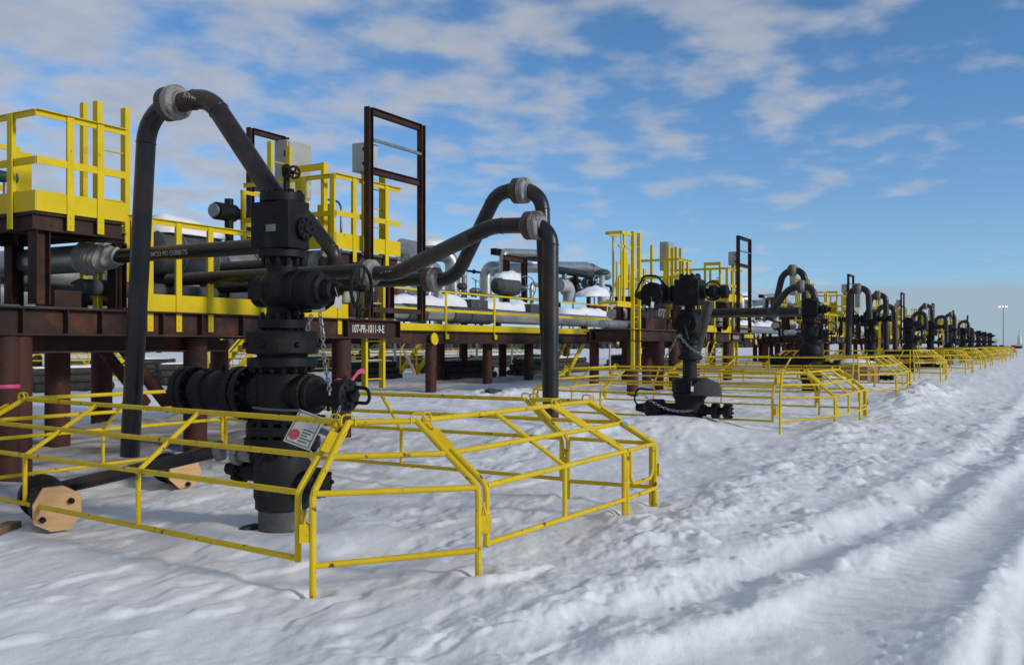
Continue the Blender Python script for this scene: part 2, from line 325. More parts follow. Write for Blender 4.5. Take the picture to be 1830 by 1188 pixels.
def ground(X, Y, detail=True):
    X = np.asarray(X, float); Y = np.asarray(Y, float)
    near = np.exp(-(np.hypot(X, Y) / 70) ** 2)
    h = .30 * np.clip((X - 16) / 12, 0, 1) * np.clip((Y - 0) / 4, 0, 1) + .22 * np.clip((Y - 8.2) / 2.5, 0, 1) * np.clip(1 - (X - 12) / 14, 0, 1)
    h = h + .30 * gauss(X - 15.6, 1.3) * gauss(Y - 5.6, .9)
    # drifted undulation along the row
    ca, sa = math.cos(.35), math.sin(.35); a = X * ca + Y * sa; b_ = -X * sa + Y * ca
    h = h + near * (.09 * fbm(a * .45, b_ * .9, 3, 3) + .034 * fbm(a * 1.1, b_ * 2.6, 4, 11))
    if not detail: return h
    lane = np.clip((3.4 - Y) / 1.2, 0, 1)                       # right of the barriers
    wig = .22 * fbm(X * .5, Y * 0 + 1.3, 3, 5)
    yr = np.interp(X, [0, 3, 4.1, 5.3, 6.7, 9, 13.5, 25, 60], [3.0, 2.25, 1.85, 1.42, 1.12, .75, .35, 0, -.3]) + wig * .5
    yl = np.interp(X, [0, 4, 5.7, 8.8, 14, 30, 80], [.75, .52, .37, .17, -.25, -1.0, -2.6]) + wig * .4
    lump = fbm(X * 1.7, Y * 2.4, 5, 21, .55) * 1.15; lump2 = np.abs(fbm(X * 5.2, Y * 5.2, 4, 31)) * 2
    b1 = gauss(Y - 2.62 - wig, .38) * np.clip((X - 3) / 4, 0, 1)
    h = h + near * b1 * (.045 + .15 * np.maximum(lump, -.08) + .02 * lump2)
    d1 = Y - yr
    r1 = np.where(d1 > 0, gauss(d1, .22), gauss(d1, .11))
    brk = np.clip(.75 + 1.5 * fbm(X * .7, Y * .3, 3, 66), .35, 1.1)
    h = h + near * brk * r1 * (.062 + .085 * np.maximum(lump, -.25) + .015 * lump2)
    trk = 1 / (1 + np.exp(np.clip((d1 + .05) * 22, -60, 60))) * 1 / (1 + np.exp(np.clip((yl + .05 - Y) * 22, -60, 60)))
    h = h - near * .04 * trk
    d2 = Y - yl
    r2 = np.where(d2 > 0, gauss(d2, .2), gauss(d2, .12))
    h = h + near * brk * r2 * (.065 + .06 * np.maximum(lump, -.2))
    rd = 1 / (1 + np.exp(np.clip((Y - yl + .08) * 25, -60, 60)))
    h = h - near * .05 * rd + near * rd * .02 * np.sin(Y * 38 + 2 * wig) * (.4 + fbm(X * 1.2, Y * 6, 3, 61))
    # second curved rut between berm and ridge
    y3 = np.interp(X, [3, 6, 9, 14, 30], [2.9, 2.05, 1.55, 1.1, .6]) + wig
    h = h + near * (gauss(Y - y3, .16) * (.04 + .10 * np.maximum(lump, 0)) - .05 * gauss(Y - y3 + .32, .18)) * np.clip((X - 3.5) / 2, 0, 1)
    # clods and footprints everywhere, strongest in the lane
    h = h - near * (trk + rd) * .6 * .06 * fbm(a * 1.1, b_ * 2.6, 4, 11)
    cl = np.maximum(fbm(X * 2.6, Y * 2.6, 4, 41) - .10, 0)
    h = h + near * (.06 + .17 * lane * (1 - trk) * (1 - rd)) * cl
    h = h + near * .012 * fbm(a * 2.2, b_ * 6.0, 4, 51) * (1 - .7 * trk) * (1 - .8 * rd)
    ck = np.clip(fbm(X * 1.5, Y * 2.6, 3, 81) - .10, 0, .10); h = h + near * .20 * ck * (1 - trk) * (1 - rd)
    # fine wind ripples and crisp crust edges
    rp = fbm(a * 1.4, b_ * 3.2, 4, 71); h = h + near * .011 * (1 - .8 * trk) * (1 - rd) * np.clip(rp * 9, -1, 1) * np.clip(fbm(a * .5, b_ * .5, 2, 77) * 5 + .5, 0, 1)
    # tyre bars pressed into the packed track floor
    h = h + near * trk * .007 * np.sin(X * 34 + 9 * np.abs(Y - yr + .35)) * (fbm(X * .8, Y * 2, 2, 91) > -.12)
    # small melt hollows with a raised rim round legs and piles
    for (fx, fy, fr) in FEET:
        q = np.hypot(X - fx, Y - fy); h = h - .045 * gauss(q, fr) + .022 * gauss(q - fr * 2.6, fr)
    # snow scooped round the nearest casing, heaped in places
    r = np.hypot(X - 5.73, Y - 5.37); h = h * (1 - gauss(r, .5)) + .02 * gauss(r, .5) + .06 * gauss(r - .62, .2)
    for (mx_, my_, sx, sy, hh) in ((16.2, 3.2, 1.2, .25, .12), (13.6, 6.6, .9, .6, .2), (19.5, 11.2, 1.6, .9, .22), (27.5, 5.4, 1.5, .8, .3), (25.5, 2.9, 2.5, .4, .22), (10.5, 12.0, 2.0, .4, .15)):
        h = h + hh * gauss(X - mx_, sx) * gauss(Y - my_, sy) * (1 + 1.2 * lump)
    return h
def gz(x, y): return float(ground(np.array([x]), np.array([y]))[0])

def build_ground():
    aF = math.atan2(SPH, CPH)
    an = np.concatenate([np.linspace(-math.pi, -.72, 90, endpoint=False), np.linspace(-.72, .72, 860, endpoint=False), np.linspace(.72, math.pi, 90, endpoint=False)]) + aF
    rad = np.concatenate([np.linspace(.3, 3.2, 30, endpoint=False), np.geomspace(3.2, 30, 560, endpoint=False), np.geomspace(30, 4500, 130)])
    A, R = np.meshgrid(an, rad); X = R * np.cos(A); Y = R * np.sin(A); Zz = ground(X, Y)
    n = len(an); k = len(rad)
    co = np.stack([X, Y, Zz], -1).reshape(-1, 3)
    idx = np.arange(k * n).reshape(k, n); nx = np.roll(idx, -1, 1)
    q = np.stack([idx[:-1], nx[:-1], nx[1:], idx[1:]], -1).reshape(-1, 4)
    me = bpy.data.meshes.new('snow_ground'); me.vertices.add(len(co) + 1)
    cen = len(co); tri = np.stack([np.full(n, cen), nx[0], idx[0]], -1)[:, [0, 2, 1]]
    me.vertices.foreach_set('co', np.vstack([co, [[0, 0, float(Zz[0].mean())]]]).ravel())
    me.loops.add(q.size + tri.size); me.polygons.add(len(q) + n)
    me.loops.foreach_set('vertex_index', np.concatenate([q.ravel(), tri.ravel()]))
    me.polygons.foreach_set('loop_start', np.concatenate([np.arange(len(q)) * 4, len(q) * 4 + np.arange(n) * 3]))
    me.update(calc_edges=True); me.shade_smooth()
    m = bpy.data.materials.new('snow_surface'); m.use_nodes = True; t = m.node_tree; b = t.nodes['Principled BSDF']; lk = t.links.new
    b.inputs['Roughness'].default_value = .7; b.inputs['Specular IOR Level'].default_value = .25
    co_ = t.nodes.new('ShaderNodeTexCoord'); sp = t.nodes.new('ShaderNodeSeparateXYZ'); lk(co_.outputs['Object'], sp.inputs[0])
    def noise(s, d=6, st=None):
        nn = t.nodes.new('ShaderNodeTexNoise'); nn.inputs['Scale'].default_value = s; nn.inputs['Detail'].default_value = d; nn.inputs['Roughness'].default_value = .6
        if st:
            mp_ = t.nodes.new('ShaderNodeMapping'); mp_.inputs['Scale'].default_value = st; lk(co_.outputs['Object'], mp_.inputs['Vector']); lk(mp_.outputs[0], nn.inputs['Vector'])
        else: lk(co_.outputs['Object'], nn.inputs['Vector'])
        return nn.outputs['Fac']
    def rng(x, a, b_, c=0, d=1):
        r = t.nodes.new('ShaderNodeMapRange'); lk(x, r.inputs[0]); r.inputs[1].default_value = a; r.inputs[2].default_value = b_; r.inputs[3].default_value = c; r.inputs[4].default_value = d; return r.outputs[0]
    def mul(x, y):
        r = t.nodes.new('ShaderNodeMath'); r.operation = 'MULTIPLY'; lk(x, r.inputs[0])
        if isinstance(y, float): r.inputs[1].default_value = y
        else: lk(y, r.inputs[1])
        return r.outputs[0]
    def mixc(f, a, b_):
        r = t.nodes.new('ShaderNodeMixRGB'); lk(f, r.inputs[0])
        for i, x in ((1, a), (2, b_)):
            if isinstance(x, tuple): r.inputs[i].default_value = (*x, 1)
            else: lk(x, r.inputs[i])
        return r.outputs[0]
    c = mixc(rng(noise(.7), .35, .7), (.86, .845, .82), (.79, .775, .75))
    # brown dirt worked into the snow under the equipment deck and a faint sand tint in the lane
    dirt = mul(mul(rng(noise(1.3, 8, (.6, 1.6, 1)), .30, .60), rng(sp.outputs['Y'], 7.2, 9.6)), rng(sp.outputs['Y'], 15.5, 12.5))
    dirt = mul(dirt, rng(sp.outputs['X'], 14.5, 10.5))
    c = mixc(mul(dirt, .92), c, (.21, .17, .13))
    sand = mul(rng(noise(.9, 7), .56, .74), .30); c = mixc(sand, c, (.62, .585, .52))
    speck = rng(noise(26, 3), .755, .79); c = mixc(mul(speck, .55), c, (.30, .24, .18))
    # packed road on the far right
    road = mul(rng(sp.outputs['Y'], .15, -.25), rng(noise(2.2, 8, (.35, 3, 1)), .3, .7)); c = mixc(mul(road, .75), c, (.50, .46, .41))
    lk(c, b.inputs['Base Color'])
    bp = t.nodes.new('ShaderNodeBump'); bp.inputs['Strength'].default_value = .28; bp.inputs['Distance'].default_value = .02; lk(noise(13, 8), bp.inputs['Height']); 
    bp2 = t.nodes.new('ShaderNodeBump'); bp2.inputs['Strength'].default_value = .35; bp2.inputs['Distance'].default_value = .008; lk(noise(75, 4), bp2.inputs['Height']); lk(bp.outputs[0], bp2.inputs['Normal'])
    lk(bp2.outputs[0], b.inputs['Normal'])
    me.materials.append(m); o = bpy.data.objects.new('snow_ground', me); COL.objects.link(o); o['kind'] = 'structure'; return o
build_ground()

# far wood beyond the plant (left), one mass
def forest():
    mb = MB(); rnd = random.Random(3)
    for i in range(1500):
        x = rnd.uniform(20, 520); y = rnd.uniform(115, 190); h = rnd.uniform(3, 6.5); r = rnd.uniform(.6, 1.4)
        prof = [(r * .25, 0), (r, h * .2), (r * .75, h * .45), (r * .8, h * .5), (r * .4, h * .8), (.02, h)]
        mb.lathe([(a * rnd.uniform(.8, 1.2), z) for a, z in prof], (x, y, 0), Z, 6)
    o = mb.build('far_wood', 'forest_dark'); tag(o, 'low dark wood along the horizon behind the plant', 'wood', kind='stuff')
forest()

# ------------------------------------------------------------------ wellheads
def wellhead_a(n, x, y, label):
    t = thing('wellhead', (x, y, gz(x, y) if n else 0), label, 'wellhead', 'wellheads along the row')
    b = 'black_iron'; mY = (0, -1, 0)
    MB().lathe([(.19, -.3), (.19, .215)], (0, 0, 0)).build('casing', 'casing_grey', t)
    h = MB().lathe([(.205, .19), (.214, .2), (.214, .26), (.226, .29), (.226, .56), (.20, .60), (.20, .70)], (0, 0, 0)).build('casing_head', 'casing_dark', t)
    o = MB().lathe([(.10, .18), (.085, .23), (.085, .33), (.12, .345), (.12, .385), (.10, .40), (.10, .43)], (0, 0, .42), mY); o.bolts((0, -.39, .42), mY, .095, 8, .018, .05); o.build('side_outlet', b, h)
    o = MB().lathe([(.10, .18), (.085, .25), (.085, .42), (.11, .43), (.11, .47), (.06, .49), (.05, .60)], (0, 0, .47), (0, 1, 0)); o.bolts((0, .45, .47), mY, .09, 8, .016, .05); o.build('side_outlet', b, h)
    o = MB().lathe([(.055, .25), (.055, .48)], (-.06, 0, .60), (0, 1, 0)); o.disc((-.06, .42, .60), (0, 1, 0), .085, .07); o.build('casing_valve', 'frosted_flange', h)
    f = MB().disc((0, 0, .72), Z, .30, .085).disc((0, 0, .82), Z, .285, .075); f.bolts((0, 0, .77), Z, .26, 16, .022, .115); f.build('flange', b, t)
    f = MB().lathe([(.20, .85), (.235, .88), (.235, .97), (.20, 1.01)], (0, 0, 0)); f.bolts((0, 0, .92), (-.5, .4, 0), .01, 1, .02, .30); f.build('adapter', b, t)
    MB().lathe([(.205, 1.0), (.205, 1.27), (.185, 1.285)], (0, 0, 0)).build('spool', b, t)
    # left outlet: flange, valve body, end flange
    v = MB().lathe([(.14, .12), (.14, .30), (.16, .32)], (0, 0, 1.11), (0, 1, 0)); v.disc((0, .36, 1.11), mY, .215, .07).disc((0, .45, 1.11), mY, .215, .07)
    v.bolts((0, .405, 1.11), mY, .188, 14, .02, .11)
    v.lathe([(.15, .49), (.155, .52), (.172, .55), (.172, .72), (.16, .735), (.16, .76), (.178, .775), (.178, .90), (.15, .93), (.15, .97)], (0, 0, 1.11), (0, 1, 0)); v.disc((0, 1.00, 1.11), mY, .205, .06).disc((0, 1.075, 1.11), mY, .205, .07)
    v.bolts((0, 1.04, 1.11), mY, .182, 12, .018, .085)
    v.lathe([(.19, 1.11), (.13, 1.135), (.04, 1.14)], (0, 0, 1.11), (0, 1, 0)); v.lathe([(.022, .15), (.022, .2), (.012, .22)], (-.02, .64, 1.11), Z, 8).lathe([(.03, .15), (.03, .19)], (-.02, .84, 1.11), Z, 6)
    v.build('side_valve', b, t)
    # right outlet: flange, neck, hub, pull handle
    v = MB().disc((0, -.27, 1.11), mY, .165, .06).disc((0, -.335, 1.11), mY, .15, .05); v.lathe([(.15, -.24), (.15, .24)], (0, 0, 1.11), mY)
    v.lathe([(.12, .36), (.088, .42), (.088, .56), (.125, .575), (.125, .68), (.10, .695), (.045, .70), (.045, .74)], (0, 0, 1.11), mY); v.bolts((0, -.695, 1.11), mY, .088, 8, .015, .012)
    v.bolts((0, -.5, 1.02), Z, .03, 2, .014, .03); ov = v.build('side_valve', b, t)
    MB().tube(rounded([(0, -.72, 1.11), (-.05, -.80, 1.18), (-.05, -.91, 1.17), (-.05, -.92, 1.06), (-.02, -.78, 1.06)], .05, 6), .014, 8).build('pull_handle', b, ov)
    f = MB().lathe([(.17, 1.27), (.17, 1.34)], (0, 0, 0)).disc((0, 0, 1.362), Z, .278, .075); f.bolts((0, 0, 1.33), Z, .235, 16, .02, .045); f.build('flange', b, t)
    h = MB().lathe([(.20, 1.39), (.20, 1.425), (.275, 1.428), (.285, 1.44), (.285, 1.60), (.275, 1.61), (.17, 1.612)], (0, 0, 0))
    for a in (2.55, 3.35, 4.3, 5.2): h.lathe([(.024, .27), (.024, .30), (.012, .315)], (0, 0, 1.50), (math.cos(a), math.sin(a), 0), 6)
    h.build('tubing_head', b, t)
    f = MB().lathe([(.15, 1.6), (.15, 1.64)], (0, 0, 0)).disc((0, 0, 1.665), Z, .19, .075); f.bolts((0, 0, 1.68), Z, .16, 12, .018, .07); f.build('flange', b, t)
    v = MB().lathe([(.15, 1.69), (.125, 1.73), (.125, 1.80), (.175, 1.85), (.205, 1.90), (.205, 1.97), (.175, 2.02), (.13, 2.08), (.125, 2.16)], (0, 0, 0))
    v.lathe([(.10, .1), (.13, .17), (.13, .24), (.09, .25)], (0, 0, 1.93), (0, 1, 0)); v.bb(-.21, -.15, .02, .17, 1.86, 2.0)
    v.bolts((-.17, -.02, 1.97), (1, 0, 0), .001, 1, .02, .05); va = v.build('master_valve', b, t)
    v = MB().disc((0, -.13, 1.93), mY, .16, .06).disc((0, -.20, 1.93), mY, .165, .07); v.lathe([(.155, .23), (.155, .36), (.12, .40), (.12, .44), (.085, .45), (.085, .53), (.05, .54), (.05, .6)], (0, 0, 1.93), mY); v.bolts((0, -.165, 1.93), mY, .14, 8, .018, .085)
    v.tube([(0, -.55, 1.93), (0, -.86, 1.93)], .022, 10); v.build('bonnet', b, va)
    MB().wheel((0, -.80, 1.93), (.2, -1, 0), .17, .014, 4).build('handwheel', b, va)
    f = MB().lathe([(.125, 2.14), (.125, 2.2)], (0, 0, 0)).disc((0, 0, 2.225), Z, .19, .065); f.bolts((0, 0, 2.19), Z, .155, 12, .018, .05); f.build('flange', b, t)
    o = MB(); x0, x1, y0, y1, z0, z1, ch = -.15, .15, -.20, .20, 2.26, 2.635, .06
    ring = [(x0, y0), (x0, y1), (x1, y1), (x1, y0 + ch), (x1 - ch, y0)]
    o.add([(p, q, z) for z in (z0, z1) for p, q in ring], [(0, 1, 2, 3, 4), (9, 8, 7, 6, 5)] + [(i, (i + 1) % 5, 5 + (i + 1) % 5, 5 + i) for i in range(5)])
    blk = o.build('flow_block', b, t, bevel=.008)
    f = MB().disc((0.02, -.215, 2.42), mY, .09, .05, 28); f.bolts((.02, -.235, 2.42), mY, .068, 8, .013, .014); f.disc((.02, -.23, 2.42), mY, .035, .05); f.build('blind_flange', b, blk)
    MB().box((-.153, -.02, 2.42), (.006, .10, .055)).build('nameplate', 'galvanised', blk)
    f = MB().disc((0, 0, 2.672), Z, .178, .072); f.bolts((0, 0, 2.705), Z, .145, 10, .022, .025); f.build('top_flange', b, t)
    if n == 0:
        v = MB().tube([(-.05, -.09, 2.70), (-.05, -.09, 2.87)], .026, 10).lathe([(.03, 0), (.038, .02), (.038, .08), (.02, .1)], (-.05, -.09, 2.83)); v.tube([(-.05, -.09, 2.86), (-.05, -.18, 2.86)], .014, 8)
        v = v.build('needle_valve', 'black_iron', t); MB().wheel((-.05, -.17, 2.86), (-.5, -1, 0), .045, .010, 4, .012).build('handwheel', b, v)
    return t
def wellhead_b(x, y, label):
    t = thing('wellhead', (x, y, gz(x, y) - .05), label, 'wellhead', 'wellheads along the row'); b = 'black_iron'; mY = (0, -1, 0); mX = (-1, 0, 0)
    MB().lathe([(.22, -.6), (.22, .1), (.25, .12), (.25, .38)], (0, 0, 0)).build('casing_head', b, t)
    d = MB().disc((0, 0, .40), Z, .29, .07); d.bolts((0, 0, .42), Z, .25, 14, .022, .08); d.build('flange', b, t)
    MB().lathe([(.28, .44), (.30, .46), (.30, .66), (.26, .69)], (0, 0, 0)).build('tubing_head', b, t)
    MB().lathe([(.13, .67), (.12, .74), (.12, 1.02)], (0, 0, 0)).build('neck', 'casing_dark', t)
    d = MB().disc((0, 0, 1.04), Z, .21, .08).lathe([(.16, 1.06), (.17, 1.2), (.14, 1.30)], (0, 0, 0)).disc((0, 0, 1.30), Z, .19, .07); d.bolts((0, 0, 1.34), Z, .15, 10, .018, .05); d.build('adapter', b, t)
    v = MB().lathe([(.12, 1.33), (.10, 1.38), (.16, 1.46), (.20, 1.56), (.20, 1.64), (.15, 1.76), (.09, 1.84), (.09, 1.92)], (0, 0, 0)); v.disc((-.19, 0, 1.62), mX, .19, .06).disc((-.24, 0, 1.62), mX, .10, .05)
    v.bolts((-.21, 0, 1.62), mX, .15, 10, .016, .04); va = v.build('ball_valve', b, t); MB().bar((-.26, 0, 1.6), (-.30, -.08, 1.34), .035, .012).build('lever', b, va)
    o = MB().bb(-.19, .19, -.22, .22, 1.92, 2.36).build('flow_block', b, t, bevel=.02)
    f = MB().disc((0, 0, 2.40), Z, .185, .075); f.bolts((0, 0, 2.44), Z, .15, 10, .022, .02); f.build('top_flange', b, t)
    v = MB().lathe([(.13, .2), (.13, .27), (.09, .29), (.09, .38), (.16, .40), (.18, .48), (.19, .62), (.18, .76), (.10, .86), (.03, 1.0)], (0, 0, 2.12), (0, 1, 0)); v.disc((0, .31, 2.12), mY, .16, .05)
    v.lathe([(.21, .08), (.21, .20), (.19, .22), (.11, .23), (.11, .26)], (0, .62, 2.12), mX); va = v.build('wing_valve', b, t)
    MB().tube(rounded([(-.1, .95, 2.15), (-.1, .80, 2.46), (-.1, .55, 2.44), (-.1, .38, 2.25)], .12), .018, 8).build('pull_handle', b, va)
    v = MB().lathe([(.11, .2), (.11, .27), (.07, .29), (.07, .34), (.12, .36), (.12, .46), (.08, .5), (.07, .54), (.11, .56), (.11, .66), (.05, .68)], (0, 0, 2.14), mY); va = v.build('wing_valve', b, t)
    MB().torus((-.05, -.42, 2.16), (-.7, -.7, 0), .16, .014).build('handwheel', b, va)
    v = MB().lathe([(.10, .2), (.10, .44), (.16, .46), (.16, .72), (.09, .8), (.06, .95)], (-.05, 0, .16), (0, 1, 0)); v.lathe([(.12, .05), (.12, .16)], (-.05, .60, .16), mX); va = v.build('side_valve', b, t)
    MB().tube(rounded([(-.1, .70, .2), (-.12, .98, .22), (-.12, .92, .5), (-.1, .62, .48)], .1), .016, 8).build('pull_handle', b, va)
    v = MB().lathe([(.10, .2), (.10, .3), (.07, .32), (.07, .4), (.13, .42), (.13, .52), (.06, .54), (.06, .62), (.12, .63), (.12, .72)], (-.05, 0, .15), mY); v.bolts((-.05, -.68, .15), mY, .11, 9, .02, .06); v.build('side_valve', b, t)
    return t
def wellhead_c(x, y, label):
    t = thing('wellhead', (x, y, gz(x, y) - .05), label, 'wellhead', 'wellheads along the row'); b = 'black_iron'; mY = (0, -1, 0)
    MB().lathe([(.23, -.5), (.23, .30), (.27, .34), (.27, .62)], (0, 0, 0)).build('casing_head', b, t)
    f = MB().disc((0, 0, .68), Z, .33, .09).disc((0, 0, .79), Z, .33, .09); f.bolts((0, 0, .735), Z, .29, 14, .024, .12); f.build('flange', b, t)
    MB().lathe([(.26, .82), (.30, .9), (.30, 1.12), (.26, 1.24), (.18, 1.33)], (0, 0, 0)).build('tubing_head', b, t)
    v = MB().lathe([(.17, 1.3), (.19, 1.38), (.25, 1.46), (.25, 1.62), (.18, 1.70), (.16, 1.80)], (0, 0, 0)); v.lathe([(.15, .1), (.15, .3), (.1, .32), (.1, .42), (.03, .43), (.03, .6)], (0, 0, 1.52), mY); va = v.build('master_valve', b, t)
    MB().wheel((0, -.5, 1.56), (-.45, -1, 0), .26, .018, 3).build('handwheel', b, va)
    f = MB().disc((0, 0, 1.83), Z, .24, .07).disc((0, 0, 1.92), Z, .24, .06); f.bolts((0, 0, 1.88), Z, .2, 12, .02, .09); f.build('flange', b, t)
    MB().bb(-.2, .2, -.2, .2, 1.96, 2.36).build('flow_block', b, t, bevel=.02)
    f = MB().disc((0, 0, 2.39), Z, .19, .06); f.bolts((0, 0, 2.42), Z, .155, 10, .022, .02); f.build('top_flange', b, t)
    v = MB().lathe([(.10, .2), (.10, .4), (.06, .42), (.06, .5)], (0, 0, 2.14), mY).disc((0, -.3, 2.14), mY, .13, .05); v.build('wing_valve', b, t)
    v = MB().lathe([(.15, .2), (.15, .95), (.13, 1.0)], (0, 0, .80), (0, 1, 0))
    for q in (.38, .5, .62, .74, .86, .98): v.disc((0, q, .80), mY, .19, .05)
    v.build('side_valve', b, t)
    v = MB().lathe([(.11, .2), (.11, .45), (.07, .47), (.07, .56), (.14, .58), (.14, .7)], (0, 0, .72), mY); v.bolts((0, -.64, .72), mY, .12, 8, .02, .07); v.build('side_valve', b, t)
    return t
WY = 5.37
WX = [5.73, 15.6, 25.0, 34.3, 44.4, 52.6, 62.5, 72.8, 80.2, 89.0, 96.8, 105.7]
wellhead_a(0, WX[0], WY, 'tall black wellhead nearest the camera with a square block under the first arch pipe')
proto_b = wellhead_b(WX[1], WY, 'second wellhead along the row, black cross with round valves on both arms')
proto_c = wellhead_c(WX[2], WY, 'third wellhead along the row, black stack with a large open handwheel on its right')
for i in range(3, 12):
    p = proto_b if i in (3, 5) else proto_c
    c = copy_tree(p); c.location = (WX[i], WY, gz(WX[i], WY) - .05); c.rotation_euler.z = random.uniform(-.16, .16)
    c['label'] = ('%s wellhead along the row, black %s seen small in the distance' % (ORD[i], 'cross with side arms' if p is proto_b else 'upright stack')) if i < 11 else 'farthest and smallest black wellhead at the end of the row'

# ------------------------------------------------------------------ flow pipes and their flanges
def flange(parent, o, ax, R=.145, name='flange'):
    """rusty half behind (against ax), frosted half in front"""
    o = Vector(o); ax = Vector(ax).normalized()
    f = MB().lathe([(R * .62, -.12), (R * .95, -.075), (R, -.07), (R, -.008), (R * .93, 0)], o, ax); f.bolts(o - ax * .04, ax, R * .80, 10, .013, .045); f = f.build(name, 'rust_flange', parent)
    MB().lathe([(R * .95, .004), (R * 1.02, .010), (R * 1.03, .040), (R * .99, .046), (R * .99, .054), (R * 1.02, .060), (R * 1.0, .085), (R * .93, .096), (R * .66, .10), (R * .62, .125)], o, ax).build('frosted_face', 'frosted_flange', f)
def pipe(name, pts, rad, r=.084, m='pipe_black', parent=None, n=20):
    P = rounded(pts, rad, 9); mb = MB().tube(P, r, n); k = (len(P) - 2) // 10
    for i in range(k):                      # weld beads where bends join the straight lengths
        for q, e in ((1 + 10 * i, 1), (10 + 10 * i, -1)): mb.torus(P[q], P[q + e] - P[q], r, .006, 20, 6)
    return mb.build(name, m, parent)
# arch over the nearest well
t = thing('arch_pipe', onX(491, 348, 5.73), 'thick black arch pipe rising from the nearest wellhead and hanging down on its left', 'pipe', 'arch pipes')
L0 = t.location.copy()
def rel(ps): return [p - L0 for p in ps]
A = [onX(491, 350, 5.73), onX(374, 173, 5.73), onX(264, 197, 5.73), onX(232, 815, 5.73)]
pipe('pipe', rel(A), [.36, .32], parent=t)
fo = onX(308, 185, 5.73); flange(t, fo - L0, A[1] - A[2], .148)
q = onX(352, 178, 5.73); qd = (onX(372, 190, 5.73) - onX(336, 178, 5.73)).normalized()
lettering('50144', 'stencil', 'stencil_white', t, .065, q - L0 + Vector((0, 0, -.012)), qd, Vector((-1, 0, .25)).cross(qd), wrap=.084)
# loop of pipe B from the deck and its hanging riser
def loop(name_label, X, pts, rads, flanges, r=.084, matp='pipe_black', start=None):
    P = [onX(u, v, X) for u, v in pts]
    if start: P = [start] + P
    t = thing('arch_pipe', P[0], name_label, 'pipe', 'arch pipes'); pipe('pipe', [p - P[0] for p in P], rads, r, matp, t)
    for (u, v, u2, v2) in flanges:
        o = onX(u, v, X); ax = onX(u2, v2, X) - o; flange(t, o - P[0], ax, r * 1.76)
    return t, P
Bt, BP = loop('long loop pipe with a weathered slanting length, nearer of the two hanging side by side', 8.7, [(642, 487), (706, 489), (880, 404), (984, 402), (984, 752)], [.5, .6, .22], [(657, 487, 700, 489), (952, 403, 975, 402)], start=None)
# the long weathered length between its bends
sl = [onX(738, 473.5, 8.7) - BP[0], onX(842, 423, 8.7) - BP[0]]
MB().tube(sl, .0855, 20, False).build('weathered_length', 'pipe_weathered', Bt)
lettering('66500', 'stencil', 'stencil_white', Bt, .062, onX(697, 484, 8.7) - BP[0], (0, -1, .1), (-.35, .02, .9), wrap=.084)
Ct, CP = loop('steep loop pipe with the higher flange, farther of the two hanging side by side', 9.6, [(755, 500), (813, 500), (889, 343), (968, 338), (984, 748)], [.38, .26, .26], [(772, 500, 800, 500), (930, 341, 955, 340)])
def supply(label, X, z, y0, y1, foam, text=None, r=.084):
    t = thing('supply_pipe', (X, y0, z), label, 'pipe', 'straight pipes from the deck')
    pipe('pipe', [(0, 0, 0), (0, y1 - y0, 0)], [], r, parent=t)
    if foam:
        rnd = random.Random(int(X * 10)); pr = [(r, 0)]; k = 26
        for i in range(k): q = i / (k - 1); pr.append((r * 1.12 + (.185 - r * 1.12) * min(1, q * 1.7) + rnd.uniform(-.010, .012), .015 + q * foam))
        o = MB().lathe(pr, (0, 0, 0), (0, 1, 0), 36)
        o.v = [(x * (1 + .10 * math.sin(3 * math.atan2(z_, x) + yy * 11)), yy + .025 * math.sin(2 * math.atan2(z_, x)), z_ * (1 + .08 * math.sin(4 * math.atan2(z_, x) - yy * 9))) for x, yy, z_ in o.v]
        o.build('foam_wrap', 'insulation_foam', t, loc=(0, .45 if X > 8 else -.04, 0))
    return t
sp = supply('straight black pipe with white stencilled lettering running out behind the nearest wellhead block', 7.47, 2.545, 9.60, 7.05, .62)
lettering('PA JBMCO PO E1008175', 'stencil', 'stencil_white', sp, .075, Vector((0, -.90, 0)), (0, -1, 0), (-.25, 0, 1), width=.74, wrap=.084)
MB().lathe([(.165, .50), (.17, .51), (.17, 3.3)], (0, .06, 0), (0, 1, 0), 32).build('metal_jacket', 'insulation_metal', sp)
MB().disc((0, -2.6, 0), (0, 1, 0), .15, .06).build('flange', 'rust_flange', sp)
s2 = supply('straight dark pipe with frayed foam end feeding the nearest loop pipe', 8.7, BP[0].z + .02, 10.15, BP[0].y - .05, .40)
s3 = supply('straight dark pipe feeding the loop pipe with the highest flange', 9.6, CP[0].z + .01, 10.2, CP[0].y - .02, .35)
# elbow behind the nearest block
e0 = onD(566, 470, 11.9); t = thing('elbow_pipe', e0, 'black elbow pipe bending up behind the nearest wellhead block', 'pipe')
E = [e0 + Vector((0, 1.6, 0)), e0, onD(614, 474, 11.45), onD(548, 388, 11.9), onD(508, 366, 12.6), onD(500, 388, 15.0)]; E.append(Vector((E[-1].x, E[-1].y, 1.94)))
pipe('pipe', [p - e0 for p in E], [.1, .17, .2, .3, .3], .086, parent=t); flange(t, onD(568, 470, 11.86) - e0, onD(600, 472, 11.6) - e0, .15)
